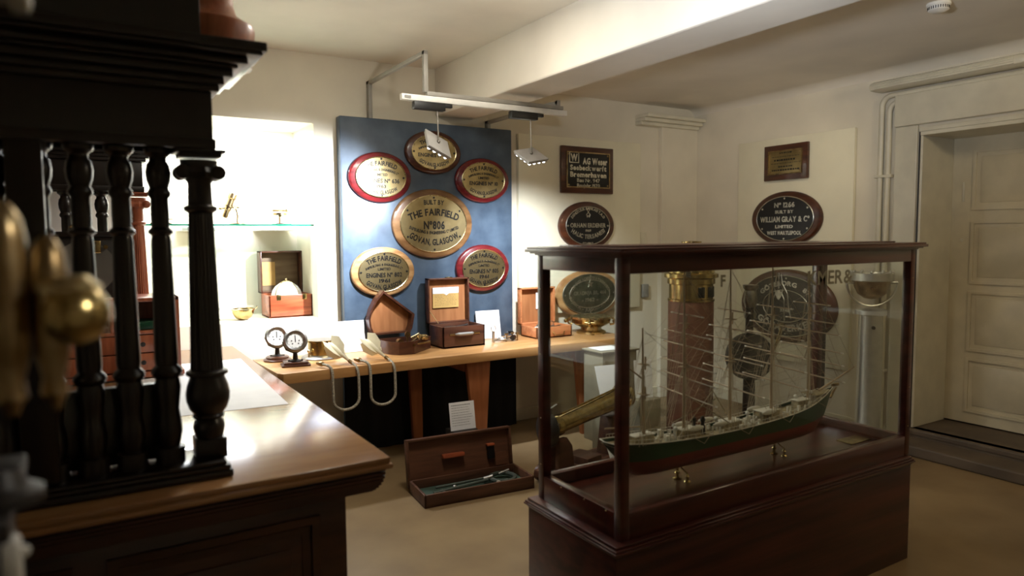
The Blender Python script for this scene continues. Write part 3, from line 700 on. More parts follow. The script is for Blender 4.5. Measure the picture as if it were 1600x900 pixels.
# ---- pentagonal sextant box, open
def outline_scale(P, k):
    cx = sum(p[0] for p in P)/len(P); cy = sum(p[1] for p in P)/len(P); return [(cx+(x-cx)*k, cy+(y-cy)*k) for x, y in P]
t = thing('sextant_box', 'small five sided dark wooden box, lid up like a fan, holding a brass instrument', 'box', (0, 0, TZ+.001))
lid = [(1.755, 1.135), (1.700, 1.075), (1.662, 1.005), (1.645, .94), (1.652, .88), (1.672, .83), (1.95, .83), (1.965, .86), (1.985, .957)]
lid = [(x, z-TZ) for x, z in lid]
base = [(1.72, 4.33), (1.70, 4.40), (1.70, 4.53), (2.02, 4.53), (2.06, 4.44), (1.865, 4.275), (1.76, 4.285)]
mb = MB(); mb.frame(base, outline_scale(base, .93), 0, .085, 'z'); mb.prism(outline_scale(base, .98), 0, .012, 'z'); mb.build('box', 'boxdark', t)
mb = MB(); mb.prism(outline_scale(base, .925), .04, .05, 'z'); mb.build('tray', 'boxdark', t)
mb = MB(); mb.frame(lid, outline_scale(lid, .90), 4.535, 4.60, 'y'); mb.build('lid', 'boxdark', t)
mb = MB(); mb.prism(outline_scale(lid, .97), 4.59, 4.603, 'y'); mb.build('lid_lining', 'boxin', t)
mb = MB(); mb.cyl((1.80, 4.35, .075), (1.80, 4.39, .075), .022); mb.cyl((1.86, 4.38, .06), (1.86, 4.38, .13), .006); mb.cyl((1.93, 4.35, .10), (2.01, 4.39, .085), .016); mb.cyl((1.90, 4.42, .05), (1.93, 4.35, .10), .01)
mb.tube([(1.76+.26*k/10, 4.36-.05*math.sin(k/10*PI), .06) for k in range(11)], .006); mb.lathe([(.02, 0), (.02, .01)], (1.86, 4.38, .12), (0, -1, 0)); mb.build('brass_instrument', 'brassold', t)
mb = MB(); mb.cyl((1.945, 4.35, .098), (1.995, 4.38, .09), .019); mb.cyl((1.90, 4.40, .09), (1.94, 4.36, .12), .010); mb.build('telescope', 'brasspale', t)
mb = MB(); mb.cyl((1.862, 4.277, .06), (1.862, 4.270, .06), .008); mb.build('keyhole', 'brass', t)

# ---- generic open box
def open_box(label, name, x0, x1, y0, y1, h, lid_z, lid_d, outm, inm, ltilt=0, rot=0, cat='box'):
    cx, cy = (x0+x1)/2, (y0+y1)/2
    t = thing(name, label, cat, (cx, cy, TZ+.001), rot)
    a, c = (x1-x0)/2, (y1-y0)/2; q = .012
    mb = MB(); mb.box((-a, -c, 0), (a, c, q), .001); mb.box((-a, -c, 0), (a, -c+q, h), .002); mb.box((-a, c-q, 0), (a, c, h), .002); mb.box((-a, -c, 0), (-a+q, c, h), .002); mb.box((a-q, -c, 0), (a, c, h), .002)
    mb.build('box', outm, t)
    L = lid_z; R = rx(-ltilt); pv = (0, c, h)
    mb = MB()
    for A, B in (((-a, c, h), (-a+q, c+lid_d, h+L)), ((a-q, c, h), (a, c+lid_d, h+L)), ((-a, c, h), (a, c+lid_d, h+q)), ((-a, c, h+L-q), (a, c+lid_d, h+L)), ((-a, c+lid_d-.006, h), (a, c+lid_d, h+L))):
        mb.box(A, B, .002, rot=R, piv=pv)
    l = mb.build('lid', outm, t)
    mb = MB(); mb.box((-a+q, c+lid_d-.010, h+q), (a-q, c+lid_d-.007, h+L-q), 0, rot=R, piv=pv); mb.build('lid_lining', inm, l)
    return t, a, c, l
t, a, c, l = open_box('large dark brown instrument box with a leather handle and upright lid', 'instrument_box', 2.11, 2.445, 4.345, 4.575, .150, .33, .055, 'boxdark', 'boxin')
mb = MB(); mb.box((-.115, c+.035, .26), (.095, c+.0385, .41)); mb.build('certificate', 'tan', l)
mb = MB(); mb.box((-.115, c+.0335, .365), (.095, c+.0348, .41)); mb.prism([(-.03, .366), (.02, .366), (-.005, .352)], c+.0335, c+.0348); mb.build('certificate_heading', 'paper', l)
mb = MB()
random.seed(5)
for k in range(7): 
    z = .35-k*.012; x = -.10
    while x < .07: l_ = random.uniform(.008, .02); mb.box((x, c+.0343, z), (x+l_, c+.0349, z+.0015)); x += l_+.006
mb.build('print', 'ink', l)
mb = MB(); mb.tube([(-.07, -c-.004, .095), (-.055, -c-.022, .098), (.055, -c-.022, .098), (.07, -c-.004, .095)], [.006, .011, .011, .006], 10); mb.build('handle', 'greyplastic', t)
mb = MB(); mb.box((-.115, -c-.004, .088), (-.06, -c, .102), .001); mb.box((.06, -c-.004, .088), (.125, -c, .102), .001); mb.build_each('handle_plate', 'brassold', t)
mb = MB(); mb.box((-a+.012, -c+.012, .09), (a-.012, c-.012, .10)); mb.build('tray', 'black', t)
mb = MB(); mb.lathe([(.07, 0), (.07, .03), (.05, .035)], (-.03, .0, .10)); mb.box((.03, -.04, .10), (.12, .05, .13), .004); mb.tube([(-.10+.07, -.07+.02, .14), (.06, -.05, .15), (.10, .03, .145)], .006); mb.build('black_instrument', 'iron', t)
mb = MB(); mb.tube([(-a+.02, c-.02, .15), (-a+.05, c-.06, .16), (-a+.01, c+.01, .25)], .003, 6); mb.build('lid_stay', 'brassold', t)
mb = MB(); mb.box((-.02, c+.001, .15+.33), (.03, c+.03, .15+.336), .001); mb.build_each('catch', 'brass', l)

# ---- dividers / station pointer
t = thing('station_pointer', 'small silver station pointer with knobs beside the dark instrument box', 'instrument', (2.64, 4.43, TZ+.001))
mb = MB(); mb.tube([(-.08, -.02, .012), (.09, -.045, .012)], .005); mb.tube([(-.08, .01, .012), (.12, .02, .02)], .005); mb.tube([(.03, -.04, .012), (.06, .05, .03)], .006); mb.build_each('arm', 'steel', t)
mb = MB(); mb.tube([(.035*math.cos(q_), .035*math.sin(q_)+.0, .02) for q_ in [2*PI*k/20 for k in range(20)]], .006, 6, closed=True); mb.tube([(-.075+.02*math.cos(q_), 0, .10+.022*math.sin(q_)) for q_ in [2*PI*k/16 for k in range(16)]], .003, 6, closed=True); mb.cyl((-.075, 0, .0), (-.075, 0, .08), .010); mb.build('ring', 'chrome', t)
mb = MB()
for x, y in ((.02, -.03), (.09, .0), (.115, -.03)): mb.cyl((x, y, .0), (x, y, .05), .005); mb.lathe([(.014, 0), (.016, .006), (.014, .012)], (x, y, .05))
mb.build_each('knob', 'brassold', t)
mb = MB(); mb.cyl((.06, -.05, .025), (.09, -.02, .025), .02); mb.box((.06, .0, .05), (.10, .03, .07), .003); mb.build('magnifier', 'darkglass', t)

# ---- pale box at right
t, a, c, l = open_box('pale orange-brown instrument box with raised lid at the right of the table', 'instrument_box', 2.905, 3.235, 4.36, 4.585, .085, .29, .05, 'boxpale', 'boxin')
mb = MB(); mb.box((.0, c+.031, .20), (.10, c+.034, .33)); mb.build('label', 'paper', l)
mb = MB(); mb.box((-a+.012, -c+.012, .05), (a-.012, c-.012, .06)); mb.build('tray', 'boxin', t)
mb = MB(); mb.cyl((-.07, -.03, .09), (-.02, -.05, .085), .017); mb.cyl((-.10, -.01, .085), (-.07, -.03, .09), .012); mb.build('eyepiece', 'blackplastic', t)
mb = MB(); mb.tube([(-.12+.24*k/12, -.02-.05*math.sin(k/12*PI), .08) for k in range(13)], .005); mb.tube([(.02+.02*math.cos(q_), -.04, .10+.02*math.sin(q_)) for q_ in [2*PI*k/16 for k in range(16)]], .003, 6, closed=True)
mb.tube([(-.05, -.04, .07), (.1, .04, .075)], .004); mb.build('sextant_frame', 'steel', t)
mb = MB(); mb.tube([(-.02, -c-.004, .045), (.0, -c-.015, .02), (.07, -c-.015, .02), (.09, -c-.004, .045)], .004); mb.build('handle', 'brass', t)
# ---- brass azimuth compass
t = thing('brass_compass', 'shiny brass ship compass with clamps, at the right end of the oak table', 'compass', (3.47, 4.42, TZ+.001))
mb = MB(); mb.lathe([(.12, 0), (.12, .015), (.105, .022), (.085, .028), (.085, .05), (.10, .055)], n=40); mb.build('base', 'brasspale', t)
mb = MB(); mb.lathe([(.09, .05), (.125, .065), (.155, .085), (.16, .12), (.15, .132), (.145, .132)], n=48); mb.build('bowl', 'brass', t)
mb = MB(); mb.lathe([(.16, .118), (.168, .12), (.168, .135), (.14, .14), (.0, .142)], n=48); mb.build('rim', 'brasspale', t)
mb = MB()
for k in range(4):
    a_ = -2.3+k*PI/2; u_ = Vector((math.cos(a_), math.sin(a_), 0)); s_ = Vector((-math.sin(a_), math.cos(a_), 0))
    mb.tube([u_*.15+Vector((0, 0, .07)), u_*.18+Vector((0, 0, .075)), u_*.195+Vector((0, 0, .10)), u_*.17+Vector((0, 0, .125))], .009); mb.cyl(u_*.18+s_*.04+Vector((0, 0, .10)), u_*.18-s_*.04+Vector((0, 0, .10)), .009); mb.ball(u_*.205+Vector((0, 0, .095)), .016)
mb.build_each('clamp', 'brass', t)

# ------------------------------------------------------------------ sideboard counter at left
t = thing('sideboard', 'long dark sideboard with a glossy moulded top at the left', 'sideboard', (0, 0, 0))
CX, CY = .80, 2.035
mb = MB()
mb.box((-1.2, CY, .790), (CX, 4.735, .81), .006)
mb.box((-1.2, CY-.008, .772), (CX+.008, 4.735, .7905), .009)
mb.build('top', 'counter', t)
mb = MB()
for k in range(10):
    a_ = k/9*PI/2; o_ = .012+.05*(1-math.cos(a_)); z = .773-.075*math.sin(a_)
    mb.box((-1.195, CY+o_, z-.009), (CX-o_, 4.73, z), 0)
mb.box((-1.19, CY+.075, .680), (CX-.075, 4.72, .700), .004)
mb.build('moulding', 'sidebrown', t)
BX, BY = CX-.112, CY+.112
mb = MB(); mb.box((-1.18, BY, .0), (BX, 4.70, .685), .003)
mb.box((-1.19, BY-.02, 0), (BX+.02, 4.705, .09), .006); mb.build('body', 'sidebrown', t)
for x0, x1 in ((-.95, -.06), (.02, .60)):
    mb = MB(); z0, z1 = .14, .63; q = .025
    for d_ in (0, .03): mb.frame([(x0+d_, z0+d_), (x1-d_, z0+d_), (x1-d_, z1-d_), (x0+d_, z1-d_)], [(x0+d_+q, z0+d_+q), (x1-d_-q, z0+d_+q), (x1-d_-q, z1-d_-q), (x0+d_+q, z1-d_-q)], BY-.012+d_*.3, BY+.003, 'y')
    mb.box((x0+.09, BY-.006, z0+.09), (x1-.09, BY+.003, z1-.09), .005)
    mb.build('end_panel', 'sidebrown', t)
for y0 in (2.25, 3.05, 3.85):
    mb = MB(); mb.frame([(y0, .14), (y0+.7, .14), (y0+.7, .63), (y0, .63)], [(y0+.03, .17), (y0+.67, .17), (y0+.67, .60), (y0+.03, .60)], BX-.003, BX+.012, 'x'); mb.build('door', 'sidebrown', t)
# white board lying on it
mb = MB(); mb.prism([(.15, 2.97), (.705, 2.925), (.75, 4.20), (.15, 4.20)], .8102, .8112, 'z'); tag(mb.build('white_mat', 'paper'), 'thin white sheet lying on top of the sideboard', 'sheet')

# ------------------------------------------------------------------ columned superstructure
def column_profile(h, r, bulb):
    # profile from foot to capital, height h, shaft radius r
    return [(bulb*.62, 0), (bulb*.62, .05*h), (bulb*.62, .055*h), (r*1.15, .06*h), (bulb*.66, .075*h), (bulb*.72, .095*h), (bulb*.66, .115*h), (r*1.05, .125*h), (r*.95, .145*h),
            (bulb*.70, .128*h), (bulb*.72, .134*h), (bulb*.66, .141*h), (bulb*.85, .158*h), (bulb*.97, .185*h), (bulb*.99, .208*h), (bulb*.92, .235*h), (bulb*.80, .258*h), (bulb*.78, .266*h), (bulb*.95, .272*h), (bulb*.94, .282*h), (bulb*.72, .290*h)]
def colonnade(label, Y, X_big, X_small, x_left, ztop, zbot, wood_m, big_m, scale=1.0, small_row=True, tall=True):
    t = thing('columned_screen', label, 'screen', (0, Y, 0))
    h = ztop-zbot
    # plinth
    mb = MB()
    for o_, z0, z1 in ((.050, .8115, .832), (.044, .832, .846), (.034, .846, zbot-.004)): mb.box((x_left, -.06-o_*.5, z0), (X_big+o_, .10, z1), .004)
    mb.build('plinth', wood_m, t)
    # big column
    R, B = .032*scale, .061*scale
    mb = MB(); mb.box((X_big-.042, -.042, zbot-.004), (X_big+.042, .042, zbot+.055), .003)
    mb.lathe([(a_, z_) for a_, z_ in column_profile(h, R, B)[3:]], (X_big, 0, zbot), n=36)
    mb.build('column_foot', big_m, t)
    mb = MB(); s0 = zbot+.290*h
    mb.lathe([(R*1.42, s0), (R*1.36, s0+.05*h), (R*1.05, zbot+.81*h)], (X_big, 0, 0), n=48, flute=.06)
    mb.build('column_shaft', big_m, t)
    mb = MB(); z8 = zbot+.80*h
    mb.lathe([(R*1.05, z8), (R*1.4, z8+.008), (R*1.4, z8+.018), (R*1.05, z8+.024), (R*1.0, z8+.085), (R*1.3, z8+.10), (R*1.5, z8+.125), (R*1.6, z8+.15)], (X_big, 0, 0), n=36)
    for sx in (-1, 1):
        for sy in (-1, 1):
            c_ = Vector((X_big+sx*R*1.45, sy*R*1.0, z8+.115)); mb.lathe([(.004, -.02), (.020, -.014), (.022, 0), (.020, .014), (.004, .02)], c_, (0, 1, 0), 16)
    mb.lathe([(R*1.7, z8+.10), (R*1.9, z8+.115), (R*1.7, z8+.13)], (X_big, 0, 0), n=18, flute=.15)
    mb.box((X_big-.055, -.055, ztop-.022), (X_big+.055, .055, ztop-.008), .003); mb.box((X_big-.065, -.065, ztop-.010), (X_big+.065, .065, ztop), .003)
    mb.build('capital', big_m, t)
    # small columns
    r = .0262*scale; b_ = .036*scale
    for xs in X_small:
        mb = MB(); H = h+.02; z0 = zbot-.004
        pr = [(.038, 0), (.038, .05), (.026, .055), (.030, .075), (.034, .10), (.032, .13), (.027, .17), (.030, .20), (.034, .24), (.030, .272), (.036, .278), (.040, .29), (.037, .30), (.028, .312),
              (.030, .33), (.028, .50), (.025, .70), (.0225, .716), (.031, .724), (.031, .732), (.0225, .742), (.0235, .78), (.0225, .83), (.029, .84), (.029, .85), (.0235, .862), (.030, .885), (.032, .91), (.028, .935), (.022, .945), (.022, .955), (.034, .968), (.036, .985), (.036, 1.0)]
        mb.lathe([(a_*scale*1.04, z0+z_*H) for a_, z_ in pr], (xs, 0, 0), n=24); mb.build('small_column', wood_m, t)
    # entablature
    xr = X_big+.034
    mb = MB(); mb.box((x_left, -.055, ztop+.001), (xr, .10, ztop+.205), .004)
    mb.box((x_left, -.062, ztop+.001), (xr+.006, .10, ztop+.03), .003); mb.build('frieze', wood_m, t)
    mb = MB()
    for o_, z0, z1 in ((.018, .160, .180), (.030, .178, .200), (.050, .198, .222), (.062, .220, .232), (.085, .230, .250), (.118, .250, .262), (.128, .260, .285)):
        mb.box((x_left, -.055-o_, ztop+z0), (xr+o_, .34, ztop+z1), .004)
    mb.build('cornice', wood_m, t)
    return t
t = colonnade('near dark carved screen with turned columns standing on the sideboard', 2.20, .298, (.192, .097, .003, -.09, -.185, -.28), -1.1, 1.752, .862, 'dark', 'dark')
mb = MB(); mb.box((-.155, -.06, .862), (-.075, .02, 1.752), .004); mb.build('pier', 'dark', t)
mb = MB(); mb.box((-1.1, .03, .862), (.222, .06, 1.085), .006); mb.build('back_panel', 'dark', t)
mb = MB(); mb.box((-1.1, .0, 2.037), (.318, .045, 2.60), .006); mb.build('upper_panel', 'dark', t)
t = thing('wooden_urn', 'flared orange-brown turned wood foot standing on top of the near screen', 'urn', (.372, 2.40, 2.039))
mb = MB(); mb.lathe([(.122, 0), (.126, .05), (.130, .085), (.134, .115), (.130, .128), (.108, .140), (.082, .158), (.072, .19), (.070, .34), (.074, .46)], n=40); mb.build('body', 'copper', t)
t = colonnade('far screen with a reddish column at the back of the sideboard', 4.30, .262, (.10, -.06, -.22), -1.0, 1.752, .862, 'dark', 'red')
mb = MB(); mb.box((-1.0, .02, .862), (-.30, .05, 1.70), .004); mb.build('back_panel', 'dark', t)

# ---- collector's cabinet between the screens
t = thing('collector_cabinet', 'reddish wooden cabinet with drawers and an open shelf between the two screens', 'cabinet', (0, 3.86, .8175))
x0, x1, H = -.30, .405, .395
mb = MB(); mb.box((x1-.02, 0, 0), (x1, .30, H), .003); mb.box((x0, 0, 0), (x0+.02, .30, H), .003); mb.box((x0, 0, 0), (x1, .30, .03), .003); mb.box((x0, 0, H-.02), (x1, .30, H), .003); mb.box((x0, .28, 0), (x1, .30, H), .003)
mb.box((x0+.02, .0, .215), (x1-.02, .28, .232), .002); mb.box((.10, 0, .23), (.115, .28, H-.02), .002)
mb.build('carcase', 'red', t)
for xa, xb in ((x0+.025, .02), (.03, x1-.025)):
    for za, zb in ((.035, .12), (.125, .21)):
        mb = MB(); mb.box((xa, -.006, za), (xb, .25, zb), .004); d_ = mb.build('drawer', 'red', t)
        mb = MB(); mb.lathe([(.006, 0), (.006, .01), (.012, .016), (0, .022)], ((xa+xb)/2+.03, -.006, (za+zb)/2), (0, -1, 0), 14); mb.build_each('knob', 'iron', d_)
mb = MB(); mb.box((x0-.02, -.015, -.0), (x1+.012, .30, .025), .004); mb.build('foot', 'red', t)
mb = MB(); mb.box((.20, 3.88, 1.052), (.33, 4.05, 1.085), .003); mb.box((.20, 3.885, 1.086), (.325, 4.04, 1.092)); tag(mb.build('book', 'hull_g'), 'green book lying on the open shelf of the reddish cabinet', 'book')
mb = MB(); mb.box((-.20, 3.87, 1.052), (.09, 4.05, 1.07), .003); tag(mb.build('tray', 'boxdark'), 'dark tray on the left shelf of the reddish cabinet', 'tray')
# ---- dark framed instrument on the cabinet
t = thing('dark_instrument_case', 'dark upright case with a pale disc behind the small columns', 'case', (.03, 3.95, 1.2145))
mb = MB(); mb.box((-.20, 0, 0), (.16, .22, .30), .006); mb.build('body', 'iron', t)
mb = MB(); mb.box((-.22, -.02, .30), (.18, .24, .325), .006); mb.build('top', 'dark', t)
mb = MB(); mb.lathe([(.13, 0), (.13, .006), (0, .007)], (-.02, -.001, .15), (0, -1, 0), 40); mb.build('disc', 'greybase', t)
mb = MB(); mb.box((.0, -.02, .22), (.05, -.001, .28), .004); mb.cyl((.07, -.001, .25), (.07, -.03, .25), .01); mb.build('fitting', 'brass', t)
mb = MB(); mb.ball((0, 0, .02), .022, sc=(1.3, 1, .8)); mb.lathe([(.02, 0), (.02, .006)]); o = mb.build('brass_weight', 'brass', loc=(-.02, 3.99, 1.5405)); tag(o, 'small round brass weight on top of the dark upright case', 'weight')

# ------------------------------------------------------------------ blurred brass binnacle lamp right by the camera
t = thing('pedestal', 'grey pedestal at the left edge of the picture, close to the camera', 'pedestal', (-.222, 1.06, 0))
mb = MB(); mb.box((-.25, -.13, 0), (.125, .13, 1.17), .006); mb.build('shaft', 'greybase', t)
mb = MB(); mb.box((-.27, -.15, 1.171), (.142, .15, 1.195), .005); mb.build('top', 'iron', t)
mb = MB(); mb.box((.126, -.10, 1.085), (.146, -.06, 1.155), .008); mb.ball((.148, -.08, 1.135), .007); mb.build_each('bracket', 'white', t)
t = thing('brass_fitting', 'out of focus brass ship fitting with fluted pillars and a round knob, nearest the camera', 'brass fitting', (-.075, .985, 1.1965))
mb = MB(); mb.lathe([(.045, 0), (.045, .012), (.03, .02), (.022, .04)], (-.02, 0, 0), n=36); mb.build('base', 'iron', t)
mb = MB()
for k, (x, y, zt, r_) in enumerate(((-.045, .02, .40, .026), (-.002, .0, .345, .023), (.040, .01, .305, .020))):
    mb.lathe([(r_*.3, .03 if k == 0 else .10), (r_*.42, .11), (r_*.75, .12), (r_*.6, .14), (r_*.95, .17), (r_, .20), (r_, zt-.04), (r_*.85, zt-.015), (r_*.45, zt), (0, zt+.008)], (x, y, 0), n=28)
mb.build_each('pillar', 'brassold', t)
mb = MB(); mb.lathe([(.014, 0), (.014, .012), (.028, .018), (.035, .030), (.037, .044), (.032, .058), (.020, .068), (0, .072)], (.044, -.0, .215), (.55, -.8, .05), 36); mb.build_each('knob', 'brass', t)
mb = MB(); mb.lathe([(.028, 0), (.034, .004), (.034, .010), (.026, .016), (.02, .022)], (.060, -.02, .240), (0, 0, 1), 28); mb.build('collar', 'brasspale', t)
mb = MB(); mb.cyl((-.045, .02, .40), (-.045, .02, .66), .006); mb.lathe([(.009, .0), (.012, .01), (.010, .02), (.012, .06), (.010, .12)], (.028, .0, .562), n=24); mb.cyl((-.045, .02, .57), (.028, 0, .575), .004); mb.build('upper_rod', 'steel', t)

# ------------------------------------------------------------------ chest on the floor
t = thing('instrument_chest', 'long shallow brown chest lying open on the floor with green instruments inside', 'chest', (1.905, 3.555, 0), math.radians(-5))
a, c, h, q = .345, .135, .075, .014
mb = MB(); mb.box((-a, -c, 0), (a, c, q), .002); mb.box((-a, -c, 0), (a, -c+q, h), .003); mb.box((-a, c-q, 0), (a, c, h), .003); mb.box((-a, -c, 0), (-a+q, c, h), .003); mb.box((a-q, -c, 0), (a, c, h), .003); mb.build('box', 'chest', t)
mb = MB(); R = rx(math.radians(-8)); pv = (0, c+.005, .02); L = .285
for A, B in (((-a, c+.04, .02), (a, c+.05, .02+L)), ((-a, c+.005, .02), (-a+q, c+.05, .02+L)), ((a-q, c+.005, .02), (a, c+.05, .02+L)), ((-a, c+.005, .02), (a, c+.05, .02+q)), ((-a, c+.005, .02+L-q), (a, c+.05, .02+L))): mb.box(A, B, .003, rot=R, piv=pv)
l = mb.build('lid', 'chest', t)
mb = MB(); mb.box((-a+q, c+.036, .035), (a-q, c+.039, .02+L-q), 0, rot=R, piv=pv); mb.build('lid_lining', 'chestin', l)
mb = MB(); mb.box((-.12, c+.0, .165), (.02, c+.036, .19), .003, rot=R, piv=pv); mb.box((.175, c+.0, .20), (.225, c+.036, .215), .003, rot=R, piv=pv); mb.build_each('retaining_block', 'boxred', l)
mb = MB(); mb.box((.18, c+.01, .12), (.225, c+.034, .20), .003, rot=R, piv=pv); mb.build('clip', 'black', l)
mb = MB(); mb.box((.235, c+.030, .07), (.315, c+.035, .15), 0, rot=R, piv=pv); mb.build('label', 'chestin', l)
mb = MB(); mb.box((-a+q, -c+q, q), (a-q, c-q, .022)); mb.build('lining', 'greencloth', t)
mb = MB(); mb.tube([(.20+.075*math.cos(q_), .0+.075*math.sin(q_), .05) for q_ in [2*PI*k/28 for k in range(28)]], .013, 8, closed=True); mb.build('ring_instrument', 'greenmetal', t)
mb = MB(); mb.tube([(-.26, -.05, .045), (.10, .0, .05)], .010); mb.tube([(-.22, .03, .045), (.11, .035, .05)], .008); mb.cyl((-.20, -.08, .04), (-.20, -.02, .04), .012); mb.build_each('rod_instrument', 'greenmetal', t)
mb = MB(); mb.cyl((.085, .02, .05), (.135, .0, .065), .014); mb.cyl((.20, .06, .05), (.27, .06, .065), .010); mb.cyl((.13, -.06, .05), (.20, -.07, .055), .008); mb.ball((-.12, -.02, .05), .013); mb.build_each('bright_fitting', 'steel', t)
card('white printed card standing behind the open chest on the floor', (2.025, 3.93, .0), .172, .175, math.radians(-4), math.radians(10), True, lines=9)
o = [x for x in COL.objects if x.get('label') == 'white printed card standing behind the open chest on the floor'][0]
# the card sits on a small block behind the lid
o.location = (2.01, 3.86, .281)
mb = MB(); mb.box((1.93, 3.83, 0), (2.10, 3.96, .28), .006); tag(mb.build('card_block', 'iron'), 'dark block behind the chest that holds up the printed card', 'block')

# ------------------------------------------------------------------ brass cannon / line-throwing gun behind the case
t = thing('brass_line_gun', 'brass line gun on a low wooden carriage on the floor behind the case', 'gun', (2.665, 3.43, 0), math.radians(14))
mb = MB(); d = Vector((1, 0, .10)).normalized(); p0 = Vector((-.33, 0, .36))
mb.lathe([(.02, -.02), (.055, 0), (.06, .02), (.06, .05), (.052, .06), (.055, .30), (.062, .55), (.068, .68), (.085, .70), (.085, .74), (.06, .745), (.045, .70)], p0, d, 32); mb.build('barrel', 'brass', t)
mb = MB(); mb.tube([p0+d*.08+Vector((0, -.0, .062)), p0+d*.62+Vector((0, 0, .072))], .006); mb.build('sight_rail', 'brass', t)
mb = MB(); mb.lathe([(.03, -.05), (.095, -.03), (.105, .0), (.095, .03), (.03, .05)], p0-d*.05, (1, -.4, 0), 32); mb.build('breech', 'iron', t)
mb = MB(); mb.tube([p0+Vector((-.02, 0, .05)), p0+Vector((-.04, -.02, .13)), p0+Vector((.0, -.03, .145))], .008); mb.cyl(p0+Vector((-.05, -.08, -.02)), p0+Vector((-.05, -.08, .05)), .01); mb.build('trigger_gear', 'steel', t)
mb = MB(); mb.box((-.37, -.12, .04), (.40, .12, .09), .01)
mb.prism([(-.35, .09), (-.20, .09), (-.22, .24), (-.27, .30), (-.34, .30)], -.06, -.03, 'y', .003); mb.prism([(-.35, .09), (-.20, .09), (-.22, .24), (-.27, .30), (-.34, .30)], .03, .06, 'y', .003)
mb.prism([(.16, .09), (.34, .09), (.32, .33), (.20, .33)], -.05, .05, 'y', .003); mb.box((-.12, -.1, .09), (.02, .08, .14), .006); mb.build('carriage', 'chest', t)
for x in (-.30, .34):
    for y in (-.13, .13):
        mb = MB(); mb.lathe([(.045, -.015), (.05, -.01), (.05, .01), (.045, .015)], (x, y, .05), (0, 1, 0), 24); mb.build('wheel', 'chest', t)
card('white printed card leaning low in front of the brass line gun', (2.72, 3.14, .10), .17, .19, math.radians(6), math.radians(25), True, lines=11)
mb = MB(); mb.box((2.62, 3.10, 0), (2.84, 3.235, .099), .004); tag(mb.build('card_block', 'chest'), 'low wooden block under the card by the brass gun', 'block')
# grey plinth with cards
t = thing('display_plinth', 'beige plinth standing behind the ship case', 'plinth', (3.42, 3.90, 0))
mb = MB(); mb.box((-.30, -.06, 0), (.02, .16, .66), .006); mb.build('body', 'beige', t)
mb = MB(); mb.box((-.315, -.075, .661), (.035, .175, .675), .004); mb.build('top', 'beige', t)
def flat_card(label, loc, w, h, rot):
    t = thing('information_card', label, 'card', loc, rot); mb = MB(); mb.box((-w/2, -h/2, 0), (w/2, h/2, .003)); mb.build('sheet', 'paper', t)
flat_card('white card lying on the beige plinth just under the oak table end', (3.235, 3.945, .677), .20, .17, math.radians(-6))
card('white card leaning against the beige plinth above the gun', (3.12, 3.73, .37), .19, .23, math.radians(-8), math.radians(22), False)
mb = MB(); mb.box((3.01, 3.70, .0), (3.24, 3.82, .369), .006); tag(mb.build('card_block', 'beige'), 'beige block holding a white card beside the plinth', 'block')
card('tall white card standing at the right of the gun muzzle', (3.27, 3.57, .38), .13, .26, math.radians(-20), math.radians(8), False)
mb = MB(); mb.box((3.17, 3.50, .0), (3.36, 3.64, .379), .006); tag(mb.build('card_block', 'beige'), 'beige block under the tall white card', 'block')

# ------------------------------------------------------------------ binnacle with wooden body
t = thing('binnacle', 'wooden drum binnacle with a big polished brass head behind the case', 'binnacle', (3.72, 3.58, 0))
mb = MB(); mb.lathe([(.20, 0), (.20, .05), (.165, .07), (.160, 1.035), (.155, 1.04)], n=40); mb.build('pedestal', 'binn', t)
mb = MB(); mb.lathe([(.165, 1.03), (.165, 1.045), (.155, 1.05), (.155, 1.15), (.168, 1.155), (.168, 1.19), (.19, 1.20), (.19, 1.225), (.16, 1.235)], n=48); mb.build('compass_bowl', 'brass', t)
mb = MB(); mb.lathe([(.165, 1.23), (.162, 1.28), (.14, 1.34), (.10, 1.385), (.07, 1.395), (.066, 1.40), (.066, 1.44), (.07, 1.443), (.07, 1.455), (.0, 1.46)], n=48); mb.build('hood', 'brass', t)
mb = MB()
for k in range(3): a_ = -1.9+k*.55; mb.box((.150, -.025, 1.06), (.160, .025, 1.135), .003, rot=rz(a_), piv=(0, 0, 0))
mb.build('window', 'darkglass', t)
mb = MB()
for k in range(20): a_ = 2*PI*k/20; mb.box((.064, -.004, 1.405), (.069, .004, 1.438), rot=rz(a_), piv=(0, 0, 0))
mb.build('vent', 'brassold', t)

# dark telegraph standing behind the ship
t = thing('engine_telegraph', 'dark iron engine telegraph standing behind the ship between drum and plaque', 'telegraph', (4.08, 3.35, 0))
mb = MB(); mb.lathe([(.16, 0), (.16, .03), (.07, .06), (.045, .12), (.04, .55), (.06, .60)], n=28); mb.build('column', 'iron', t)
mb = MB(); mb.lathe([(.05, -.06), (.16, -.055), (.17, -.03), (.17, .03), (.16, .055), (.05, .06)], (0, -.0, .62), (-.45, -.85, .1), 36); mb.build('drum', 'iron', t)
mb = MB(); mb.lathe([(.04, .9), (.045, .93), (.03, .96), (.05, 1.02), (.04, 1.10), (.055, 1.12), (.055, 1.14), (0, 1.145)], n=20); mb.cyl((0, 0, .93), (0, 0, .92), .03) if False else None; mb.build('finial', 'steel', t)
mb = MB(); mb.cyl((0, 0, .70), (0, 0, .94), .022); mb.cyl((-.03, -.02, .80), (-.03, -.02, .98), .028); mb.build('neck', 'iron', t)
mb = MB(); mb.tube([(.10, -.10, .62), (.14, -.14, .76), (.16, -.15, .85)], .012); mb.cyl((.14, -.17, .85), (.18, -.13, .85), .02); mb.build('handle', 'brass', t)
# dark post
t = thing('dark_post', 'straight dark post standing in front of the right wall board', 'post', (4.50, 3.09, 0))
mb = MB(); mb.box((-.037, -.037, .02), (.037, .037, 1.33), .004); mb.build('shaft', 'dark', t)
mb = MB(); mb.lathe([(.15, 0), (.15, .015), (.05, .03)], n=28); mb.build('base', 'iron', t)
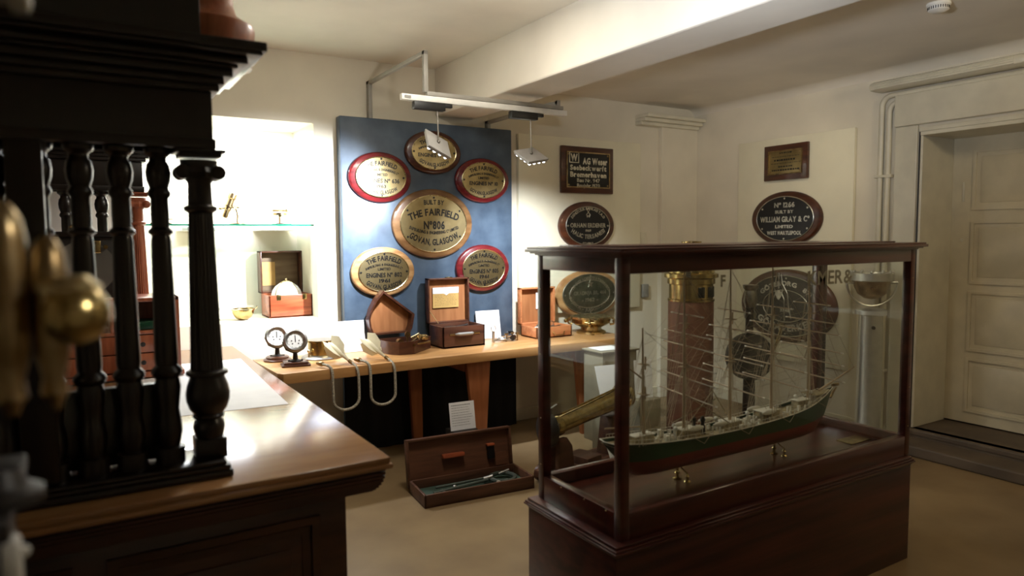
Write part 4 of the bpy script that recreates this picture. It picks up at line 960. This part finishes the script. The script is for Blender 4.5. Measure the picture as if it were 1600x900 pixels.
# chrome telegraph column
t = thing('chrome_pillar_compass', 'tall chrome pillar carrying a bowl in a fork, right side behind the case', 'compass stand', (4.70, 2.82, 0))
mb = MB(); mb.lathe([(.14, 0), (.14, .02), (.10, .04), (.085, .08), (.078, .93), (.078, .935)], n=40); mb.build('pillar', 'chrome', t)
mb = MB(); mb.lathe([(.08, .93), (.10, .935), (.10, .965), (.085, .975), (.03, .98)], n=40); mb.build('collar', 'chrome', t)
mb = MB(); R_ = .165; c_ = Vector((0, 0, 1.16)); dv = Vector((.75, -.66, 0)).normalized()
mb.tube([c_+dv*R_*math.cos(a_)+Vector((0, 0, R_*math.sin(a_))) for a_ in [PI+PI*k/24 for k in range(25)]], .009, 8)
mb.cyl(c_-dv*R_, c_-dv*.12, .012); mb.cyl(c_+dv*R_, c_+dv*.12, .012); mb.build('fork', 'chrome', t)
mb = MB(); mb.lathe([(0, 1.04), (.05, 1.05), (.09, 1.08), (.115, 1.13), (.118, 1.175)], n=40); mb.build('bowl', 'brassold', t)
mb = MB(); mb.lathe([(.118, 1.17), (.14, 1.175), (.14, 1.225), (.13, 1.23), (.125, 1.225), (.118, 1.17)], n=40, cap=False)
for k in range(12): a_ = 2*PI*k/12; mb.ball((.132*math.cos(a_), .132*math.sin(a_), 1.235), .010, n=8)
mb.build('bowl_rim', 'chrome', t)
mb = MB(); mb.cyl((-.06, -.055, .85), (-.07, -.065, .85), .012); mb.build('plug', 'iron', t)

# ------------------------------------------------------------------ glazed display case
t = thing('display_case', 'large glazed mahogany case on a solid plinth holding the model ship', 'display case', (0, 0, 0))
bx0, bx1, by0, by1 = 1.443, 3.192, 1.704, 2.232
mb = MB(); mb.box((bx0, by0, 0), (bx1, by1, .450), .003); mb.build('plinth', 'casebase', t)
mb = MB()
for o_, z0, z1 in ((.004, .446, .456), (.014, .456, .464), (.010, .464, .472), (.002, .472, .482)): mb.box((bx0-o_, by0-o_, z0), (bx1+o_, by1+o_, z1), .003)
mb.build('moulding', 'case', t)
fx0, fx1, fy0, fy1 = 1.478, 3.205, 1.722, 2.212; P = .036
FZ0, FZ1 = .482, 1.428
for x in (fx0, fx1-P):
    for y in (fy0, fy1-P):
        mb = MB(); mb.box((x, y, FZ0), (x+P, y+P, FZ1), .002); mb.build('corner_post', 'case', t)
mb = MB()
for y in (fy0, fy1-P):
    mb.box((fx0+P, y, FZ0), (fx1-P, y+P, .575), .003); mb.box((fx0+P, y, 1.375), (fx1-P, y+P, FZ1), .002)
for x in (fx0, fx1-P):
    mb.box((x, fy0+P, FZ0), (x+P, fy1-P, .575), .003); mb.box((x, fy0+P, 1.375), (x+P, fy1-P, FZ1), .002)
mb.build_each('frame_rail', 'case', t)
mb = MB(); mb.box((fx0+P, fy0+P, FZ0), (fx1-P, fy1-P, .530)); mb.build('floor_board', 'case', t)
mb = MB()
for o_, z0, z1 in ((.008, 1.428, 1.434), (.022, 1.434, 1.440), (.036, 1.440, 1.452), (.030, 1.452, 1.460)): mb.box((fx0-o_, fy0-o_, z0), (fx1+o_, fy1+o_, z1), .002)
mb.box((fx0+.06, fy0+.06, 1.460), (fx1-.06, fy1-.06, 1.466), .002)
mb.build('cornice', 'case', t)
g0, g1 = .576, 1.374
def pane(A, B): mb = MB(); mb.box(A, B); mb.build('glass_pane', 'glass', t, smooth=False)
pane((fx0+P, fy0+.014, g0), (fx1-P, fy0+.018, g1)); pane((fx0+P, fy1-.018, g0), (fx1-P, fy1-.014, g1))
pane((fx0+.014, fy0+P, g0), (fx0+.018, fy1-P, g1)); pane((fx1-.018, fy0+P, g0), (fx1-.014, fy1-P, g1))
mb = MB()
for z in (.62, .80, 1.05, 1.30): 
    mb.ball((fx0-.0005, fy1-P/2, z), .0025, n=8)
    mb.ball((fx1-P/2, fy0-.0005, z), .0025, n=8)
for y in (1.80, 1.92, 2.06): mb.ball((fx0-.0005, y, .568), .003, n=8)
mb.build_each('brass_pin', 'brasspale', t)
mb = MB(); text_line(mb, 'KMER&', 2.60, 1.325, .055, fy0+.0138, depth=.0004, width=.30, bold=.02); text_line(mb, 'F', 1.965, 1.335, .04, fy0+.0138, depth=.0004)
mb.build('reflected_lettering', 'reflection', t, smooth=False)  # reflected letters modelled on the pane, not real writing on the case
mb = MB(); mb.box((2.98, 1.86, .5305), (3.13, 1.94, .534), .001); o = mb.build('yellowish_plate', 'brassplate'); tag(o, 'small flat yellowish plate lying on the case floor below the bow', 'plate')  # plate stands in for a yellowish patch inside the case

# ------------------------------------------------------------------ model ship
SX0, SY = 1.62, 1.968
ship = thing('model_ship', 'green and red hulled five masted sailing ship model in the glass case', 'model ship', (SX0, SY, .531))
def lerp(a, b, k): return a+(b-a)*k
LEN = 1.36; BM = .068
def sheer(s): return .178+ .05*(abs(s-.48)/.52)**2 - .012*(1-s) + .022*max(0, (s-.80)/.2)**1.5
def halfb(s):
    if s < .18: return BM*(.62+.38*math.sin(s/.18*PI/2))
    if s > .70: return BM*max(.02, math.cos((s-.70)/.30*PI/2))**.75
    return BM
def keelz(s):
    if s < .12: return lerp(.145, .052, math.sin(s/.12*PI/2))
    if s > .88: return lerp(.052, .13, ((s-.88)/.12)**2)
    return .052
def hull_ring(s, zlo, zhi, n=7):
    pass
NS = 40
def hull_part(zf0, zf1, mat, name, cap=False):
    """zf: fractions between keel (0), waterline (.5) and rail (1) as functions"""
    tb = bmesh.new(); rows = []
    for i in range(NS+1):
        s = i/NS; zk, zr = keelz(s), sheer(s); wl = .126; hb = halfb(s)
        wl = max(min(wl, zr-.004), zk+.002)
        lo, hi = (zk, wl) if zf0 == 0 else (wl, zr)
        prof = []
        for j in range(7):
            z = lerp(lo, hi, j/6); f = (z-zk)/(max(zr-zk, .001))
            wdt = hb*min(1, (1-(1-min(1, f*1.9))**2.6)**.5 if f < .53 else 1)
            if s > .8: wdt *= lerp(1, .35+.65*f, (s-.8)/.2)
            if s < .15: wdt *= lerp(.3+.7*f, 1, s/.15)
            x = s*LEN + (f-1)*.055*(1 if s > .97 else max(0, (s-.85)/.12)) + (1-f)*.04*(1 if s < .03 else max(0, 1-s/.12))
            prof.append((x, max(wdt, .0015), z))
        rows.append(([tb.verts.new((x, -w_, z)) for x, w_, z in prof], [tb.verts.new((x, w_, z)) for x, w_, z in prof]))
    for i in range(NS):
        for side in (0, 1):
            A, B = rows[i][side], rows[i+1][side]
            for j in range(6): tb.faces.new((A[j], B[j], B[j+1], A[j+1]))
        if zf0 == 0: tb.faces.new((rows[i][0][0], rows[i][1][0], rows[i+1][1][0], rows[i+1][0][0]))
    for r_ in (rows[0], rows[-1]):
        for j in range(6): tb.faces.new((r_[0][j], r_[0][j+1], r_[1][j+1], r_[1][j]))
    bmesh.ops.recalc_face_normals(tb, faces=tb.faces)
    mb = MB(); mb.merge(tb); return mb.build(name, mat, ship)
hull_part(0, .5, 'hull_r', 'hull_bottom'); hull_part(.5, 1, 'hull_g', 'hull_side')
# deck
tb = bmesh.new(); L_, R_l = [], []
for i in range(NS+1):
    s = i/NS; L_.append(tb.verts.new((s*LEN, -halfb(s)*.95, sheer(s)-.012))); R_l.append(tb.verts.new((s*LEN, halfb(s)*.95, sheer(s)-.012)))
for i in range(NS): tb.faces.new((L_[i], L_[i+1], R_l[i+1], R_l[i]))
mb = MB(); mb.merge(tb); mb.build('deck', 'deck', ship)
mb = MB()
for sg in (-1, 1): mb.tube([(i/NS*LEN, sg*halfb(i/NS)*1.01, sheer(i/NS)+.001) for i in range(NS+1)], .0022, 6)
mb.tube([(0, -halfb(0), sheer(0)+.001), (-.012, 0, sheer(0)+.002), (0, halfb(0), sheer(0)+.001)], .0022, 6)
mb.build('rail_line', 'sparwhite', ship)
# stanchions and upper rail
mb = MB()
for sg in (-1, 1):
    for i in range(2, 76):
        s = i/78; zz = sheer(s); mb.tube([(s*LEN, sg*halfb(s)*.97, zz), (s*LEN, sg*halfb(s)*.97, zz+.016)], .0010, 4)
    mb.tube([(i/NS*LEN, sg*halfb(i/NS)*.97, sheer(i/NS)+.016) for i in range(1, NS-1)], .0011, 4)
mb.build('railing', 'sparwhite', ship)
# deck houses
houses = [(.09, .16, .020, .020), (.27, .345, .022, .024), (.45, .52, .026, .022), (.62, .70, .026, .026), (.80, .86, .020, .022)]
for s0, s1, hb, hh in houses:
    mb = MB(); z = sheer((s0+s1)/2)-.012; mb.box((s0*LEN, -hb, z), (s1*LEN, hb, z+hh+.010), .002); dh = mb.build('deck_house', 'deck', ship)
    mb = MB(); mb.box((s0*LEN-.004, -hb-.004, z+hh+.010), (s1*LEN+.004, hb+.004, z+hh+.014), .001); mb.build('roof', 'sparwhite', dh)
# foc'sle and poop decks
mb = MB(); z = sheer(.94); mb.prism([(.875*LEN, -halfb(.875)*.9), (.93*LEN, -halfb(.93)*.9), (.985*LEN, -.006), (.985*LEN, .006), (.93*LEN, halfb(.93)*.9), (.875*LEN, halfb(.875)*.9)], z+.006, z+.012, 'z'); mb.build('forecastle_deck', 'deck', ship)
# boats
def boat(x, y, s=1.0):
    mb = MB(); mb.lathe([(.0, -.045), (.006, -.040), (.012, -.02), (.013, 0), (.012, .02), (.006, .040), (0, .045)], (x, y, sheer(x/LEN)+.030), (1, 0, 0), 12, sy=.8, sx=.8); mb.build('ship_boat', 'sparwhite', ship)
for x in (.42, .56, .86): boat(x, -.040); boat(x, .040)
# ventilators, capstans
mb = MB()
for x, y in ((.33, -.02), (.36, .02), (.57, -.03), (.60, .02), (.77, .0), (.95, -.01), (1.12, .02), (1.20, 0)):
    z = sheer(x/LEN)-.012; mb.cyl((x, y, z), (x, y, z+.042), .004, n=10); mb.ball((x, y, z+.046), .009, n=10)
mb.build_each('ventilator', 'white', ship)
mb = MB()
for x in (.455, .462, .50): z = sheer(x/LEN)-.012; mb.lathe([(.012, 0), (.010, .03), (.006, .045), (.011, .06), (.006, .072), (0, .075)], (x, .01*(x*50 % 3-1), z), n=12)
mb.build_each('deck_gear', 'black', ship)
mb = MB(); random.seed(11)
for k in range(150):
    x = random.uniform(.05, 1.25); s = x/LEN; y = random.uniform(-1, 1)*halfb(s)*.85; z = sheer(s)-.012; hh = random.uniform(.006, .03); ww = random.uniform(.002, .008)
    mb.box((x-ww, y-ww*.6, z), (x+ww, y+ww*.6, z+hh), 0)
o = mb.build('deck_fittings', 'sparwhite', ship); o['kind'] = 'stuff'
# stump: masts
mx = [.18, .395, .66, .925, 1.18]; mtop = [.62, .835, .835, .83, .805]
def mast_radius(k): return .0065-.0045*k
for i, (x, top) in enumerate(zip(mx, mtop)):
    z0 = sheer(x/LEN)-.012; rake = -.008
    mb = MB(); mb.tube([(x, 0, z0), (x+rake*.5, 0, (z0+top)/2), (x+rake, 0, top)], [.0072, .0058, .0028], 10); m_ = mb.build('mast', 'spar', ship)
    mb = MB()
    for f in (.42, .68): zz = lerp(z0, top, f); mb.box((x-.014, -.022, zz), (x+.010, .022, zz+.003), .001); mb.cyl((x+.007, 0, zz-.02), (x+.007, 0, zz+.03), .0035, n=8)
    mb.build('crosstree', 'spar', m_)
    if i > 0:
        brace = math.radians(-12)
        for zz, hl in ((.33, .205), (.40, .200), (.455, .192), (.53, .178), (.578, .160), (.655, .112)):
            if i == 1: pass
            mb = MB(); c_ = Vector((x+.009, 0, zz)); dv = Vector((math.sin(brace), -math.cos(brace), .0))
            mb.tube([c_-dv*hl, c_, c_+dv*hl], [.0024, .0038, .0024], 6); y_ = mb.build('yard', 'spar', m_)
            mb = MB(); mb.tube([c_-dv*(hl+.001), c_-dv*(hl-.012)], .0034, 6); mb.tube([c_+dv*(hl+.001), c_+dv*(hl-.012)], .0034, 6); mb.build('yard_tip', 'sparwhite', y_)
    if i == 0:
        mb = MB(); mb.tube([(x, 0, .24), (x-.19, 0, .26)], .003, 6); mb.tube([(x, 0, .42), (x-.14, 0, .52)], .003, 6); mb.build('gaff', 'spar', m_)
    if i == 1:
        mb = MB(); mb.prism([(x, top-.005), (x+.028, top-.012), (x+.027, top-.034), (x, top-.028)], -.001, .001, 'y', mi=0); mb.build('flag', 'paper', m_)
        mb = MB()
        for k in range(3): mb.box((x+.002, -.0018, top-.012-k*.007), (x+.026, .0018, top-.010-k*.007))
        mb.build('flag_stripe', 'plaquered', m_)
mb = MB(); mb.tube([(LEN-.10, 0, .245), (LEN+.03, 0, .285), (LEN+.175, 0, .328)], [.006, .0045, .0022], 8); mb.build('bowsprit', 'spar', ship)
mb = MB(); mb.tube([(LEN-.01, 0, .20), (LEN+.01, 0, .225), (LEN+.035, 0, .245)], [.006, .006, .003], 6); mb.box((LEN+.0, -.005, .252), (LEN+.05, .005, .266), .002); mb.build('figurehead', 'brassold', ship)
# rigging
mb = MB(); rr = .0009
def ln(a, b, r=rr): mb.tube([a, b], r, 3)
for i, (x, top) in enumerate(zip(mx, mtop)):
    z0 = sheer(x/LEN); hb = halfb(x/LEN)
    zt = lerp(z0, top, .42); zt2 = lerp(z0, top, .68)
    for sg in (-1, 1):
        for k in range(5): ln((x-.01-.018*k, sg*hb, z0), (x-.002, sg*.004, zt))
        for k in range(3): ln((x-.02-.03*k, sg*hb, z0), (x-.004, 0, zt2))
        for k in range(2): ln((x-.06-.02*k, sg*hb, z0), (x-.006, 0, top-.03))
        for k in range(1, 8): f = k/9; ln((x-.01*(1-f), sg*lerp(hb, .004, f), lerp(z0, zt, f)), (x-.082*(1-f), sg*lerp(hb, .004, f), lerp(z0, zt, f)), .0005)
    nx = mx[i+1] if i+1 < len(mx) else None
    if nx is not None:
        zn = sheer(nx/LEN); nt_ = mtop[i+1]
        for a_, b_ in ((zt, zn), (zt2, lerp(zn, nt_, .30)), (top-.02, lerp(zn, nt_, .55)), (top-.01, lerp(zn, nt_, .42))): ln((x, 0, a_), (nx-.005, 0, b_))
    else:
        for a_, (bx_, bz_) in ((zt, (LEN-.02, .27)), (zt2, (LEN+.04, .291)), (top-.06, (LEN+.08, .306)), (top-.01, (LEN+.170, .326)), (lerp(z0, top, .55), (LEN+.06, .299))): ln((x, 0, a_), (bx_, 0, bz_))
    if i > 0:
        for zz, hl in ((.33, .205), (.40, .200), (.455, .192), (.53, .178), (.578, .160), (.655, .112)):
            for sg in (-1, 1):
                ln((x+.009-sg*hl*.2, -sg*hl*.97, zz), (x, 0, zz+.05), .0006)
                ln((x+.009-sg*hl*.2, -sg*hl*.97, zz), (mx[i-1], 0, zz-.10), .0006)
for (x0_, y0_, z0_, x1_, y1_, z1_) in ((.30, -.06, .19, .52, -.03, .34), (.42, .02, .33, .60, -.06, .20), (.50, -.04, .36, .66, .02, .22), (.36, .03, .22, .46, -.10, .33)): mb.tube([(x0_, y0_, z0_), (x1_, y1_, z1_)], .0022, 5)
for k in range(4):
    x = .42+.26*k; ln((x-.05, -.068, sheer(x/LEN)+.01), (x, -.085, sheer(x/LEN)-.02), .0012); ln((x, -.085, sheer(x/LEN)-.02), (x+.07, -.07, sheer(x/LEN)+.022), .0012)
mb.build('rigging', 'line', ship, smooth=False)
# brass stands under the hull
for x in (.36, .95):
    mb = MB(); mb.lathe([(.018, 0), (.018, .003), (.008, .008), (.006, .02), (.011, .026), (.006, .032), (.005, .045), (.010, .053)], (x, -.0, 0), n=16)
    for y in (-.045,): mb.lathe([(.014, 0), (.012, .004), (.006, .008), (.005, .018), (.009, .022), (.004, .027), (.003, .034)], (x+.01, y, 0), n=14)
    mb.tube([(x+.01, -.045, .033), (x, -.02, .052)], .003, 6)
    mb.build('brass_support', 'brass', ship)
